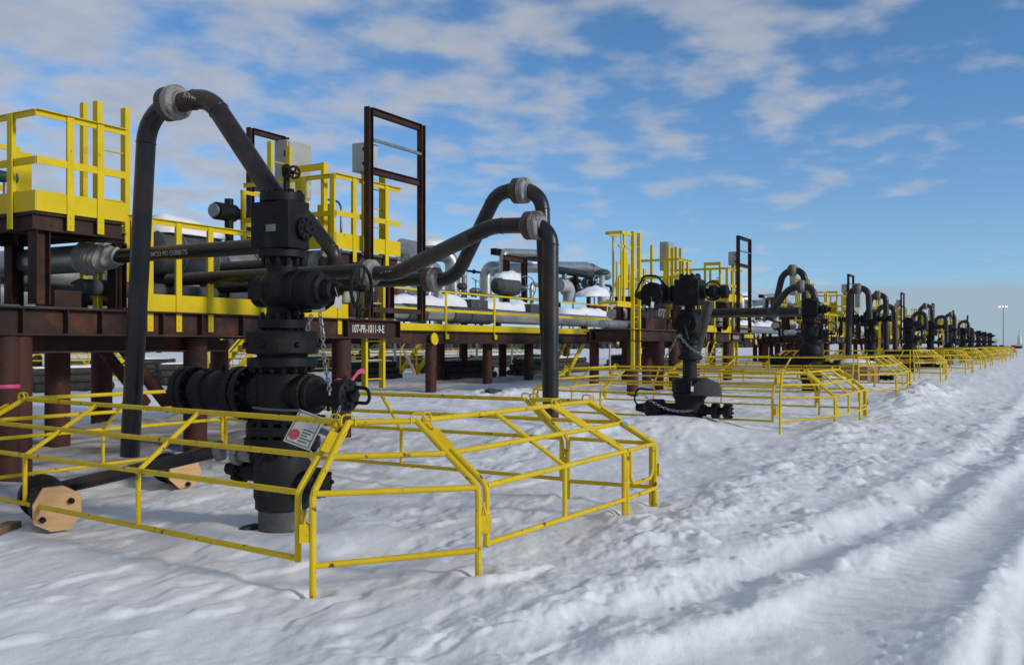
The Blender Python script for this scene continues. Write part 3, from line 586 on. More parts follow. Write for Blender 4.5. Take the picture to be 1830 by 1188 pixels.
# pipe lying from the side outlet to the snow, with two board-capped ends
a, b_ = onD(392, 805, 7.95), onD(62, 882, 7.95); t = thing('flow_line', b_, 'dark flow line sloping from the nearest wellhead side outlet down to the snow', 'pipe')
pipe('pipe', [a - b_, Vector((0, 0, 0))], [], .055, parent=t); dd = (a - b_).normalized(); MB().disc(a - b_, dd, .085, .07).build('flange', 'frosted_flange', t)
def capped(p, ax, R, ln, nb, label, wood, rot=0):
    t = thing('capped_pipe_end', p, label, 'pipe end', 'board-capped pipe ends'); ax = Vector(ax).normalized()
    o = MB().lathe([(R * .80, -ln), (R * .98, -ln + .02), (R * .98, -ln + .13), (R * .80, -ln + .16), (R * .80, -.19), (R, -.17), (R, -.05), (R * .9, -.04)], (0, 0, 0), ax); o.bolts(-ax * .15, ax, R * .85, 8, .018, .07); o.build('pipe_flange', 'black_iron', t)
    d, sd, u = frame(ax); vs = []; n = nb
    for z in (-.035, .0):
        for i in range(n): a_ = 2 * math.pi * (i + rot) / n; vs.append(d * z + (sd * math.cos(a_) + u * math.sin(a_)) * R * (1.10 if i % 2 else 1.0))
    o = MB().add(vs, [tuple(range(n)), tuple(reversed(range(n, 2 * n)))] + [(i, (i + 1) % n, n + (i + 1) % n, n + i) for i in range(n)]); bd = o.build('board_cover', wood, t)
    for a_ in ((2.6, .62), (5.7, .72)) if n == 8 else ((4.5, .8),): MB().lathe([(.024, -.01), (.024, .03), (.014, .04)], (sd * math.cos(a_[0]) + u * math.sin(a_[0])) * R * a_[1], d, 10).build('cover_bolt', 'black_iron', bd)
    return t
capped(onD(103, 909, 7.7), (-.42, -1, -.06), .188, .64, 8, 'black pipe end under an eight-sided tan board with two bolts, at the left edge', 'wood_board', .3)
capped(onD(331, 843, 9.9), (-.35, -1, 0), .162, .54, 14, 'black pipe end under a rounded tan board, behind the nearest wellhead', 'wood_board', .2)
# loops farther along
far_loops = [
 ('loop pipe with a flange on top, left of the third wellhead', 25.9, [(1383, 556), (1400, 484), (1437, 482), (1441, 610)], [.35, .3], [(1416, 483, 1425, 483)]),
 ('lower loop pipe bending from the deck into the top of the third wellhead', 25.0, [(1376, 560), (1412, 513), (1453, 510), (1456, 536)], [.5, .3], [(1431, 512, 1440, 511)]),
 ('tall loop pipe with a flange, between the third and fourth wellheads', 29.0, [(1516, 640), (1518, 516), (1552, 514), (1554, 570)], [.35, .3], [(1532, 516, 1540, 516)]),
 ('loop pipe with a flange, directly right of the fourth wellhead', 36.0, [(1551, 572), (1556, 528), (1583, 526), (1584, 628)], [.3, .35], [(1568, 528, 1574, 528)]),
 ('plain low loop pipe right of the fourth wellhead', 39.0, [(1567, 575), (1569, 548), (1598, 546), (1600, 626)], [.35, .35], []),
 ('loop pipe with a flange, left of the sixth wellhead', 55.0, [(1643, 585), (1644, 548), (1665, 545), (1667, 590)], [.35, .35], [(1653, 547, 1658, 546.5)]),
 ('plain loop pipe just left of the sixth wellhead', 50.0, [(1631, 590), (1632, 560), (1654, 558), (1655, 590)], [.35, .35], []),
 ('rounded loop pipe right of the sixth wellhead', 60.0, [(1672, 600), (1672, 567), (1691, 565), (1692, 612)], [.4, .4], []),
 ('loop pipe with a flange, by the seventh wellhead', 64.0, [(1688, 590), (1690, 563), (1706, 561), (1707, 612)], [.4, .4], [(1699, 562.3, 1703, 562)]),
 ('loop pipe right of the seventh wellhead', 72.0, [(1713, 600), (1714, 575), (1731, 574), (1731, 600)], [.4, .4], []),
 ('lowest and farthest loop pipe, over the ninth wellhead', 78.0, [(1724, 600), (1724, 588), (1739, 586), (1740, 614)], [.4, .4], [])]
for lb, X, pts, rd, fl in far_loops: loop(lb, X, pts, rd, fl, .10 if X > 30 else .088)

# ------------------------------------------------------------------ barriers
def barrier(dx, dy, label, detail=True, dz=0.0):
    """six folding tube panels round a well: legs bent inwards at knee height"""
    A, B_, C, D, E = [(4.40, 3.88), (5.12, 3.15), (8.20, 3.15), (8.35, 8.75), (4.95, 8.80)]
    A2, B2, C2, D2, E2 = [(4.82, 3.95), (5.14, 3.64), (7.66, 3.56), (7.8, 8.25), (5.40, 8.30)]
    t = thing('well_barrier', (4.40 + dx, 3.88 + dy, dz), label, 'barrier', 'yellow folding barriers along the row'); o0 = Vector((4.40, 3.88, 0)); r = .0215; y = 'barrier_yellow'; zk, zt, zb = .60, 1.0, .20
    gl = lambda x_, y_: gz(x_ + dx, y_ + dy) - dz
    def mixp(a, b_, f): return (a[0] + (b_[0] - a[0]) * f, a[1] + (b_[1] - a[1]) * f)
    def leg(mb, lo, up, foot):
        g = gl(*lo) - .10 if foot else gl(*lo) * .5 + zb - .02
        mb.tube(rounded([Vector((*lo, g)) - o0, Vector((*lo, zk)) - o0, Vector((*up, zt)) - o0], .10, 4), r, 10)
    def panel(l0, l1, u0, u1, mids=(), feet=(True, True), name='panel', gate=False, gp=.07):
        mb = MB(); leg(mb, l0, u0, feet[0]); leg(mb, l1, u1, feet[1])
        m0, m1 = mixp(l0, u0, .5), mixp(l1, u1, .5)
        for p, q, z0 in ((u0, u1, zt), (m0, m1, (zk + zt) / 2), (l0, l1, zk), (l0, l1, zb)):
            g0 = g1 = 0
            if z0 == zb: g0, g1 = gl(*l0) * .5, gl(*l1) * .5
            mb.tube([Vector((*p, z0 + g0)) - o0, Vector((*q, z0 + g1)) - o0], r * .9, 10)
        for f in mids:
            mb.tube(rounded([Vector((*mixp(l0, l1, f), zb + gl(*mixp(l0, l1, f)) * .5)) - o0, Vector((*mixp(l0, l1, f), zk)) - o0, Vector((*mixp(u0, u1, f), zt)) - o0], .03, 2), r * .85, 10)
        if gate:
            i0, i1 = mixp(l0, l1, .12), mixp(l0, l1, .9); mb.tube(rounded([Vector((*i0, zk)) - o0, Vector((*i0, .30)) - o0, Vector((*i1, .30)) - o0, Vector((*i1, zk)) - o0], .10, 5), r * .8, 10)
        pn = mb.build(name, y, t)
        if detail:
            for lo, up, sgn in ((l0, u0, 1), (l1, u1, -1)):
                e = Vector((l1[0] - l0[0], l1[1] - l0[1], 0)).normalized() * sgn
                a = Vector((*lo, zk)) - o0; c = Vector((*up, zt)) - o0; dv = c - a
                MB().bar(a + dv * .56 - e * gp * .55, a + dv * .84 - e * gp * .55, gp + .02, .012, e.cross(dv)).build('hinge_plate', y, pn); MB().bar(Vector((*lo, .31)) - o0 - e * (gp * .5 + .01), Vector((*lo, .42)) - o0 - e * (gp * .5 + .01), gp, .012, e.cross(Z)).build('hinge_plate', y, pn); p = MB().tube(rounded([Vector((*lo, .50)) - o0 - e * .03, Vector((*lo, .41)) - o0 - e * .055, Vector((*lo, .36)) - o0 - e * .055], .03, 3), .008, 6)
                p.build('hinge_pin', y, pn)
                k = c - dv.normalized() * .03; MB().tube(rounded([k - e * .035, k - e * .035 + Z * .07, k + e * .055 + Z * .07, k + e * .055], .03, 4), .007, 6).build('lift_loop', y, pn)
        return pn
    g = .055
    n_ = lambda a, b_: Vector((b_[0] - a[0], b_[1] - a[1], 0)).normalized()
    def sh(p, a, b_, k): e = n_(a, b_) * k; return (p[0] + e.x, p[1] + e.y)
    panel(sh(A, A, E, .13), sh(E, E, A, .13), sh(A2, A2, E2, .09), sh(E2, E2, A2, .09), (.36, .70), (False, False), gp=.11)
    panel(A, B_, A2, B2, (), (True, True))
    F0, F2 = (7.46, 3.145), (6.95, 3.57)
    panel(sh(B_, B_, C, .10), F0, sh(B2, B2, C2, .07), F2, (.5,), (False, True), gp=.08)
    pg = panel((7.52, 3.145), C, (7.0, 3.57), C2, (), (True, True), gate=True)
    if detail: MB().box(Vector((7.86, 3.30, .80)) - o0, (.09, .05, .004), Matrix.Rotation(.7, 3, 'X')).build('warning_decal', 'decal_green', pg)
    panel(sh(C, C, D, .04), (8.23, 4.05), sh(C2, C2, D2, .04), (7.68, 4.15), (), (True, True))
    panel((8.23, 4.12), D, (7.68, 4.22), D2, (.42, .75), (False, False))
    panel(sh(D, D, E, g), sh(E, E, D, g), sh(D2, D2, E2, g), sh(E2, E2, D2, g), (.5,), (False, False))
    return t
barrier(0, 0, 'yellow folding barrier nearest the camera, round the nearest wellhead', True)
BD = [11.37, 18.8, 29.0, 38.7, 48.2, 57.6, 67.4, 76.6, 86.0, 94.0, 103.0]
for i, dx in enumerate(BD):
    dzz = gz(4.4 + dx, 3.88)
    bt = barrier(dx + random.uniform(-.15, .15), 0, ('%s yellow folding barrier along the row, counted from the camera' % ORD[i + 1]) if i < 10 else 'farthest yellow barrier at the end of the row', i == 0, dzz); bt.rotation_euler = (random.uniform(-.012, .012), random.uniform(-.008, .008), random.uniform(-.03, .03)) if i else (0, 0, 0)

# ------------------------------------------------------------------ equipment modules (deck on piles), local x runs along the row
YF = 9.4; PITCH = 20.05
def xa(u, Y=YF): return ((Y * K / (UVP - u)) - Y * SPH) / CPH
def rail_posts(parent, xs, y, z0, z1, wd=.085, name='post', side=(0, -1)):
    for x in xs:
        p = MB()
        if side == (0, -1): p.bb(x - wd / 2, x + wd / 2, y - .014, y, z0, z1).bb(x - .008, x + .008, y, y + .06, z0 + .2, z1); p.bolts((x, y - .014, z0 + .05), (0, 1, 0), .001, 1, .014, .008).bolts((x, y - .014, z0 + .14), (0, 1, 0), .001, 1, .014, .008)
        else: p.bb(x - .014, x, y - wd / 2, y + wd / 2, z0, z1).bb(x, x + .06, y - .008, y + .008, z0 + .2, z1)
        p.build(name, 'rail_yellow', parent)
def guard(parent, name, runs, zf, zt, zm, posts, toe=.22, low=None):
    """runs: list of (x0, x1, y) front runs and ('s', x, y0, y1) side runs"""
    g = MB(); tb = MB()
    for r_ in runs:
        if r_[0] == 's':
            _, x, y0, y1 = r_; g.bb(x - .006, x + .006, y0, y1, zt - .06, zt).bb(x - .02, x + .05, y0, y1, zt, zt + .008); g.bb(x - .006, x + .006, y0, y1, zm - .07, zm + .01); tb.bb(x - .008, x, y0, y1, zf, zf + toe)
        else:
            x0, x1, y = r_; g.bb(x0, x1, y - .006, y + .006, zt - .06, zt).bb(x0, x1, y - .05, y + .02, zt, zt + .008); g.bb(x0, x1, y - .02, y - .008, zm - .07, zm + .01); tb.bb(x0, x1, y - .01, y - .002, zf, zf + toe)
    o = g.build(name, 'rail_yellow', parent); tb.build('toe_board', 'rail_yellow', o)
    for p in posts: rail_posts(o, [p[0]], p[1], p[2] if len(p) > 2 else zf - .18, zt, side=p[3] if len(p) > 3 else (0, -1))
    return o
def ladder(parent, x0, x1, y, z0, z1, pitch=.305, r=.011, wd=.05):
    l = MB(); l.bb(x0 - wd, x0, y - .045, y + .045, z0, z1).bb(x1, x1 + wd, y - .045, y + .045, z0, z1); o = l.build('ladder', 'rail_yellow', parent)
    z = z0 + .15
    while z < z1 - .05: MB().tube([(x0, y, z), (x1, y, z)], r, 8).build('rung', 'rail_yellow', o); z += pitch
    return o
def module():
    t = thing('equipment_deck', (0, YF, 0)); R_ = 'rust_steel'
    zb0, zb1 = 1.60, 1.90
    for y, xL, xR in ((.0, 2.78, 12.76), (1.2, 2.78, 6.15), (2.9, 6.2, 12.76)): MB().ibeam((xL, y, (zb0 + zb1) / 2), (xR, y, (zb0 + zb1) / 2), zb1 - zb0, .20, .018, .012).build('base_beam', R_, t)
    MB().ibeam((3.0, .45, 1.52), (9.3, .45, 1.52), .22, .2, .02, .014).build('skid_beam', R_, t)
    for x in (2.9, 4.4, 5.6, 6.35, 7.5, 9.6, 11.2, 12.6): MB().ibeam((x, .11, 1.74), (x, 1.09 if x < 6 else 2.79, 1.74), .24, .12).build('cross_beam', R_, t)
    st = MB()
    for x in (6.1, 6.62, 7.05, 7.9, 8.5, 9.2, 11.35, 12.68): st.bb(x - .006, x + .006, -.095, -.012, 1.622, 1.878)
    st.build('stiffener', R_, t); t.children[-1]['kind'] = 'stuff'
    MB().bb(7.45, 12.7, .06, 2.85, 1.905, 1.935).build('lower_deck', 'grating', t)
    MB().bb(2.85, 6.2, .12, 1.25, 1.905, 1.925).build('lower_deck', 'grating', t); MB().bb(6.25, 7.4, .3, 2.85, 1.905, 1.925).build('lower_deck', 'grating', t)
    # upper platforms: cover, frame, columns
    for x0, x1, cols in ((6.3, 7.42, ((6.42, .12), (7.74, .55), (6.42, 1.9), (7.28, 1.9))), (11.17, 12.8, ((11.3, .12), (12.62, .12), (11.3, 1.9), (12.62, 1.9)))):
        fr = MB().ibeam((x0, .06, 2.82), (x1, .06, 2.82), .18, .1, .014, .01).ibeam((x0, 2.0, 2.82), (x1, 2.0, 2.82), .18, .1, .014, .01)
        fr.ibeam((x0 + .05, .115, 2.82), (x0 + .05, 1.945, 2.82), .17, .09).ibeam((x1 - .05, .115, 2.82), (x1 - .05, 1.945, 2.82), .17, .09).ibeam((x0 + .1, .55, 2.80), (x1 + .42 if x0 < 8 else x1 - .1, .55, 2.80), .13, .1); fr.build('platform_frame', R_, t)
        MB().bb(x0 + .01, x1 - .01, .03, 2.05, 2.914, 2.945).build('platform_deck', 'grating', t)
        for x, y in cols: MB().ibeam((x, y, 1.94), (x, y, 2.728), .16, .16, .012, .01, up=Vector((1, 0, 0))).build('column', R_, t)
    guard(t, 'guard_rail', [(6.3, 7.42, 0), ('s', 6.3, .002, 1.2)], 2.93, 4.0, 3.50, [(6.70, -.01), (7.08, -.01), (6.285, .42, 2.75, (-1, 0)), (6.285, 1.2, 2.93, (-1, 0))])
    # low guard with brackets over the beam flange
    g = MB().bb(7.48, 9.9, -.012, .0, 2.95, 3.01).bb(7.48, 9.9, -.05, .03, 3.01, 3.02); lo = g.build('guard_rail', 'rail_yellow', t)
    tb = MB(); tb.add([(x, y, z) for y in (-.012, -.002) for x, z in ((7.50, 1.90), (9.85, 1.90), (9.85, 2.00), (9.75, 2.09), (9.6, 2.11), (7.50, 2.11))], [(0, 1, 2, 3, 4, 5), (11, 10, 9, 8, 7, 6)] + [(i, (i + 1) % 6, 6 + (i + 1) % 6, 6 + i) for i in range(6)]); tb.build('toe_board', 'rail_yellow', lo)
    tb = MB(); tb.add([(x, y, z) for y in (-.012, -.002) for x, z in ((10.35, 1.90), (11.45, 1.90), (11.45, 2.12), (11.15, 2.12), (10.9, 1.99), (10.35, 1.95))], [(0, 1, 2, 3, 4, 5), (11, 10, 9, 8, 7, 6)] + [(i, (i + 1) % 6, 6 + (i + 1) % 6, 6 + i) for i in range(6)]); tb.build('toe_board', 'rail_yellow', lo)
    rail_posts(lo, [7.53, 7.76, 8.19, 8.70, 9.62], -.012, 1.66, 3.0, .085); rail_posts(lo, [11.24], -.012, 1.66, 2.70, .09)
    guard(t, 'guard_rail', [(11.17, 12.8, 0), ('s', 11.17, .002, 1.9)], 2.96, 4.08, 3.52, [(11.60, -.01), (12.42, -.01, 2.55), (11.155, .62, 2.9, (-1, 0)), (11.155, 1.3, 2.9, (-1, 0)), (11.155, .05, 2.9, (-1, 0))], toe=.24)
    MB().bb(11.25, 11.34, .30, .36, 2.95, 4.30).bb(11.25, 11.34, .82, .88, 2.95, 4.30).bb(11.26, 11.27, .34, .84, 4.18, 4.29).build('gate_frame', 'rail_yellow', t)
    MB().bb(11.62, 11.64, .4, .75, 3.12, 3.72).build('gate_panel', 'rail_yellow', t)
    MB().tube(rounded([(11.9, .5, 3.0), (11.9, .5, 3.78), (11.5, .5, 3.78)], .12), .018, 8).build('hand_loop', 'galvanised', t)
    # back handrails seen through the front ones
    for x0, x1 in ((6.35, 7.4), (11.2, 12.8)):
        b = MB().bb(x0, x1, 1.98, 2.0, 3.94, 4.0).bb(x0, x1, 1.98, 2.0, 3.42, 3.49).bb(x1 - .08, x1, 1.96, 2.0, 2.94, 4.0).bb(x0, x0 + .08, 1.96, 2.0, 2.94, 4.0); b.bb((x0 + x1) / 2 - .04, (x0 + x1) / 2 + .04, 1.96, 2.0, 2.94, 4.0); b.build('back_rail', 'rail_yellow', t)
    ladder(t, 7.73, 8.06, .85, 1.94, 4.50, wd=.075); ladder(t, 12.02, 12.42, .10, .80, 4.30, wd=.055); ladder(t, 12.05, 12.45, 2.15, 2.95, 4.95)
    MB().bb(7.93, 8.0, 1.45, 1.52, 1.94, 4.62).build('stanchion', 'rail_yellow', t)
    # ladder cage end
    MB().bb(1.95, 2.95, .05, .55, 2.55, 2.60).bb(1.9, 2.9, .03, .05, 2.46, 2.60).build('cage_floor', 'rail_yellow', t)
    ladder(t, 2.86, 3.20, .0, .85, 4.42, wd=.07)
    c = MB().bb(2.12, 2.8, .40, .46, 4.30, 4.37).bb(2.12, 2.17, .0, .43, 4.30, 4.37).bb(2.12, 2.8, .02, .06, 4.30, 4.37).bb(2.0, 2.8, .02, .06, 3.96, 4.02).bb(2.12, 2.15, .02, .05, 2.6, 4.3).bb(2.3, 2.37, .02, .06, 2.6, 4.3).bb(2.5, 2.55, .40, .44, 2.6, 4.3)
    c.bb(1.98, 2.05, .02, .06, 2.6, 3.2).build('cage_rail', 'rail_yellow', t)
    MB().bb(2.42, 2.78, .12, .15, 2.95, 3.9).build('gate_panel', 'rail_yellow', t)
    # sloping braces down to the piles
    for x, y in ((8.0, .9), (8.5, 2.0)): MB().tube([(x, y, 1.58), (x + .85, y, .65)], .085, 14).build('brace', 'pile_steel', t)
    MB().bb(11.55, 12.6, .25, .29, 1.94, 2.16).build('kick_plate', R_, t); MB().bb(6.9, 7.25, .55, .9, 1.94, 2.13).build('support_block', R_, t); MB().bb(4.5, 6.1, .30, .5, 1.94, 2.25).build('kick_plate', R_, t)
    lettering('107-PR-1011-9-E', 'stencil', 'white_paint', t, .17, Vector((11.95, -.0075, 1.745)), (1, 0, 0), (0, 0, 1), width=.80)
    return t
def pile(x, y, top, r, label):
    z = gz(x, y) - .3; t = MB().lathe([(r, 0), (r, top - z)], (0, 0, 0), Z, 24).build('steel_pile', 'pile_steel', loc=(x, y, z)); return tag(t, label, 'pile', 'steel piles')
mod = module(); mods = [mod]
tag(mod, None, 'deck', 'equipment decks along the row'); mod['label'] = 'nearest brown steel equipment deck with yellow rails, lettered on its beam'
for i in range(1, 7):
    c = copy_tree(mod); c.location = (PITCH * i, YF, .0); mods.append(c)
    c['label'] = '%s brown steel equipment deck with yellow rails and ladder cage along the row' % ORD[i]
PX = [(3.05, .1), (4.95, .1), (6.15, .1), (7.6, 1.5), (8.78, .35), (11.45, .12), (6.55, 2.8), (9.3, 2.9), (11.6, 2.9)]
WHERE = ['under its ladder cage', 'front of the left half', 'front below the left upper platform', 'between front and back rows', 'front with the sloping brace', 'front below the right upper platform', 'back row, left', 'back row, middle', 'back row, right']
for i in range(4):
    for (x, y), wh in zip(PX, WHERE):
        if i == 0 and x < 4: continue
        pile(x + PITCH * i, YF + y, 1.60 if y in (.1, .12) else 1.58, .15, 'round rusty pile under the %s deck, %s' % (ORD[i], wh))

# ------------------------------------------------------------------ bare frames and cabinets on the decks
def frame_tall():
    t = thing('bare_gantry', (11.78, 9.25, 0)); R_ = 'rust_steel'
    for x in (0, 1.42): MB().ibeam((x, 0, 1.92), (x, 0, 5.20), .105, .105, .010, .008, up=Vector((1, 0, 0))).build('post', R_, t)
    for z in (5.15, 4.22): MB().ibeam((.056, 0, z), (1.364, 0, z), .10, .10, .010, .008).build('crossbar', R_, t)
    MB().bar((.06, -.03, 4.70), (1.36, -.03, 4.70), .04, .045).build('strut', 'galvanised', t)
    MB().bar((.06, 0, 2.05), (1.36, 0, 2.05), .08, .08).build('crossbar', R_, t); return t
def frame_back():
    t = thing('bare_gantry', (12.62, 12.6, 0)); R_ = 'rust_steel'
    for x in (0, .9): MB().ibeam((x, 0, 1.92), (x, 0, 5.42), .105, .105, .010, .008, up=Vector((1, 0, 0))).build('post', R_, t)
    for z in (5.37, 4.35): MB().ibeam((.056, 0, z), (.844, 0, z), .10, .10, .010, .008).build('crossbar', R_, t)
    return t
def cabinet(name, loc, size, mt, snow):
    t = thing(name, loc); x, y, z = size; b = MB().bb(0, x, 0, y, 0, z).build('case', mt, t, bevel=.012); MB().bb(.03, x - .03, -.025, -.002, .03, z - .03).build('door', mt, t, bevel=.006)
    hd = MB(); hd.bb(-.03, -.002, .02, .05, z * .2, z * .3).build('hinge', 'black_iron', t); MB().bb(-.03, -.002, .02, .05, z * .7, z * .8).build('hinge', 'black_iron', t)
    if snow: MB().add([(px_, py_, z + .004 + (hh if 0 < i < 5 and 0 < j < 3 else 0)) for i, px_ in enumerate(np.linspace(0, x, 6)) for j, py_ in enumerate(np.linspace(0, y, 4)) for hh in (random.uniform(.03, .07),)], [(i * 4 + j, i * 4 + j + 1, i * 4 + j + 5, i * 4 + j + 4) for i in range(5) for j in range(3)]).build('snow_layer', 'snow_cap', t)
    return t
f1 = tag(frame_tall(), 'tall bare brown steel frame on the nearest deck, with a grey box on its left', 'frame', 'tall bare steel frames')
f0 = tag(frame_back(), 'bare dark steel frame behind the nearest wellhead, at the back of the deck', 'frame')
c1 = tag(cabinet('junction_box', (11.80, 9.32, 4.22), (.30, .28, .45), 'cabinet_grey', False), 'pale grey junction box hung on the tall frame of the nearest deck', 'box', 'junction boxes on the tall frames')
c0 = tag(cabinet('control_cabinet', (13.25, 12.3, 4.25), (.66, .32, 1.05), 'cabinet_beige', False), 'stained beige control cabinet seen over the nearest wellhead block', 'cabinet', 'control cabinets on the decks')
for i in range(1, 7):
    for src, lb in ((f1, '%s tall bare brown steel frame along the row of decks'), (c1, 'grey junction box hung on the %s tall frame along the row'), (c0, 'beige control cabinet at the back of the %s deck')):
        c = copy_tree(src); c.location.x += PITCH * i; c['label'] = lb % ORD[i]

# ------------------------------------------------------------------ things standing on the decks
def snow_heap(p0, p1, r, h, seed, label, parent=None, group='snow lying on the equipment'):
    """lumpy drift along a line, flat underneath"""
    p0, p1 = Vector(p0), Vector(p1); d = (p1 - p0); ln = d.length; d.normalize(); sd = d.cross(Z).normalized(); rn = random.Random(seed); mb = MB(); n, k = max(12, int(ln / .16)), 14; vs = []
    ph = [rn.uniform(0, 6.28) for _ in range(6)]
    for i in range(n + 1):
        q = i / n; e = min(1, math.sqrt(max(0, 1 - abs(2 * q - 1) ** 6)) + .02); hh = h * e * (.84 + .14 * math.sin(q * ln * 1.7 + ph[0]) + .10 * math.sin(q * ln * 4.1 + ph[1]) + .06 * math.sin(q * ln * 11 + ph[4])); rr = r * (.15 + .85 * e) * (1 + .10 * math.sin(q * ln * 2.9 + ph[2]) + .05 * math.sin(q * ln * 9 + ph[5]))
        for j in range(k + 1):
            a = math.pi * j / k; s_ = math.sin(a); vs.append(p0 + d * ln * q + sd * math.cos(a) * rr + Z * (max(hh, .01) * (s_ ** .8) * (1 + .07 * math.sin(5 * a + q * ln * 3 + ph[3]))))
    w_ = k + 1
    fs = [(i * w_ + j, i * w_ + j + 1, (i + 1) * w_ + j + 1, (i + 1) * w_ + j) for i in range(n) for j in range(k)] + [(i * w_ + k, i * w_, (i + 1) * w_, (i + 1) * w_ + k) for i in range(n)]
    fs += [tuple(range(w_)), tuple(reversed([n * w_ + j for j in range(w_)]))]
    o = mb.add(vs, fs).build('snow_heap' if not parent else 'snow_cover', 'snow_cap', parent, ang=60)
    if not parent: tag(o, label, 'snow', group)
    return o
unit = []      # (root, label pattern) pairs that repeat on the next decks
def reg(o, pat, cat, group): tag(o, pat % 'nearest', cat, group); unit.append((o, pat)); return o
# vessels behind the low rail of the deck
t = thing('insulated_vessel', (9.72, 11.0, 2.80)); MB().lathe([(.22, -.68), (.33, -.62), (.33, .50), (.22, .56)], (0, 0, 0), (1, 0, 0)).build('shell', 'blanket', t); [MB().disc((q, 0, 0), (1, 0, 0), .345, .03).build('band', 'galvanised', t) for q in (-.25, .35)]
for x in (-.4, .35): MB().bb(x - .05, x + .05, -.25, .25, -.86, -.30).build('saddle', 'rust_steel', t)
snow_heap((-.66, 0, .27), (.62, 0, .27), .33, .27, 4, None, t); reg(t, 'dark blanket-wrapped vessel under snow on the %s deck', 'vessel', 'wrapped vessels on the decks')
t = thing('silver_vessel', (10.78, 11.0, 2.66)); MB().lathe([(.05, -.42), (.22, -.36), (.30, -.2), (.30, .75), (.22, .86), (.05, .9)], (0, 0, 0), (1, 0, 0)).build('shell', 'insulation_metal', t); MB().disc((.15, 0, 0), (1, 0, 0), .315, .03).build('band', 'rust_flange', t); MB().bb(.1, .2, -.2, .2, -.725, -.28).build('saddle', 'rust_steel', t)
reg(t, 'silver-clad round vessel at the low rail of the %s deck', 'vessel', 'silver vessels on the decks')
t = thing('gate_valve', (11.05, 11.5, 3.62)); MB().lathe([(.05, -.3), (.14, -.28), (.14, .1), (.09, .14), (.09, .3)], (0, 0, 0), (1, 0, 0)).lathe([(.07, -.55), (.07, .22)], (0, 0, 0)).build('body', 'black_iron', t); MB().disc((-.32, 0, 0), (1, 0, 0), .11, .05).build('end_cap', 'galvanised', t); MB().bb(-.1, .1, -.1, .1, -1.68, -.55).build('stand', 'rust_steel', t)
reg(t, 'black valve with a silver end behind the low rail of the %s deck', 'valve', 'valves behind the low rails')
for k_, (x, y, z, r_, mt_, nm) in enumerate(((8.3, 10.2, 2.20, .10, 'blanket', 'lower'), (8.3, 10.9, 2.14, .13, 'pipe_weathered', 'middle'), (8.3, 12.0, 2.45, .16, 'insulation_metal', 'rear'))):
    t = thing('deck_pipe', (x, y, z)); MB().tube([(-.9, 0, 0), (3.2, 0, 0)], r_, 18).build('run', mt_, t)
    for q in (-.4, 1.4): MB().disc((q, 0, 0), (1, 0, 0), r_ * 1.5, .07).build('flange', 'rust_flange', t)
    for q in (0.2, 2.2): MB().bb(q - .04, q + .04, -.06, .06, 1.94 - z, -r_ * .9).build('support', 'rust_steel', t)
    reg(t, nm + ' horizontal pipe along the deck floor of the %s deck', 'pipe', 'pipes along the deck floors')
t = thing('actuator', (6.72, 10.75, 3.48)); MB().lathe([(.02, -.16), (.06, -.15), (.07, 0), (.07, .22)], (0, 0, 0), (1, 0, 0)).build('housing', 'green_metal', t); MB().tube([(0.1, 0, -.55), (.1, 0, -.05)], .03, 8).build('stem', 'galvanised', t); MB().bb(.22, .42, -.02, .02, -.15, .33).build('guard_plate', 'rail_yellow', t)
reg(t, 'small green actuator inside the left upper platform of the %s deck', 'actuator', 'actuators on the decks')
t = thing('silver_pipe', (2.0, 10.35, 2.05)); MB().tube([(1.0, 0, 0), (4.3, 0, 0)], .12, 20).build('run', 'insulation_metal', t); MB().bb(4.1, 4.2, -.1, .1, -.13, .13).build('stop_plate', 'rust_steel', t)
reg(t, 'low silver pipe along the left end of the %s deck', 'pipe', 'low silver pipes on the decks')
# fittings at the right end of the deck
t = thing('wrapped_valve', (11.75, 9.95, 2.28)); o = MB().lathe([(.06, -.40), (.18, -.36), (.20, -.1), (.15, 0), (.21, .12), (.20, .35), (.05, .42)], (0, 0, 0), (1, 0, 0), 24).build('wrapping', 'insulation_foam', t); MB().wheel((-.38, -.32, -.02), (.35, -1, 0), .19, .016, 4).build('handwheel', 'black_iron', t); MB().tube([(-.38, 0, 0), (-.38, -.32, -.02)], .02, 8).build('stem', 'black_iron', t); MB().bb(.5, .9, -.2, .2, -.1, .1).build('box_end', 'cabinet_beige', t)
MB().bb(-.06, .06, -.1, .1, -.345, -.17).build('stand', 'rust_steel', t); reg(t, 'foam-wrapped valve with black handwheel at the right end of the %s deck', 'valve', 'wrapped valves on the decks')
t = thing('slotted_bracket', (12.02, 9.5, 1.94)); o = MB()
for z0, z1 in ((0, .07), (.15, .24), (.32, .42), (.50, .58)): o.bb(-.06, .06, -.01, .01, z0, z1)
o.bb(-.06, -.03, -.009, .009, .002, .578).bb(.03, .06, -.009, .009, .002, .578).build('slotted_plate', 'cabinet_grey', t); MB().bb(-.06, .06, .012, .16, 0, .01).build('foot', 'cabinet_grey', t)
reg(t, 'pale slotted steel bracket standing by the handwheel of the %s deck', 'bracket', 'slotted brackets on the decks')
for i in range(1, 5):
    for o, pat in unit:
        c = copy_tree(o); c.location.x += PITCH * i; c['label'] = pat % ORD[i]

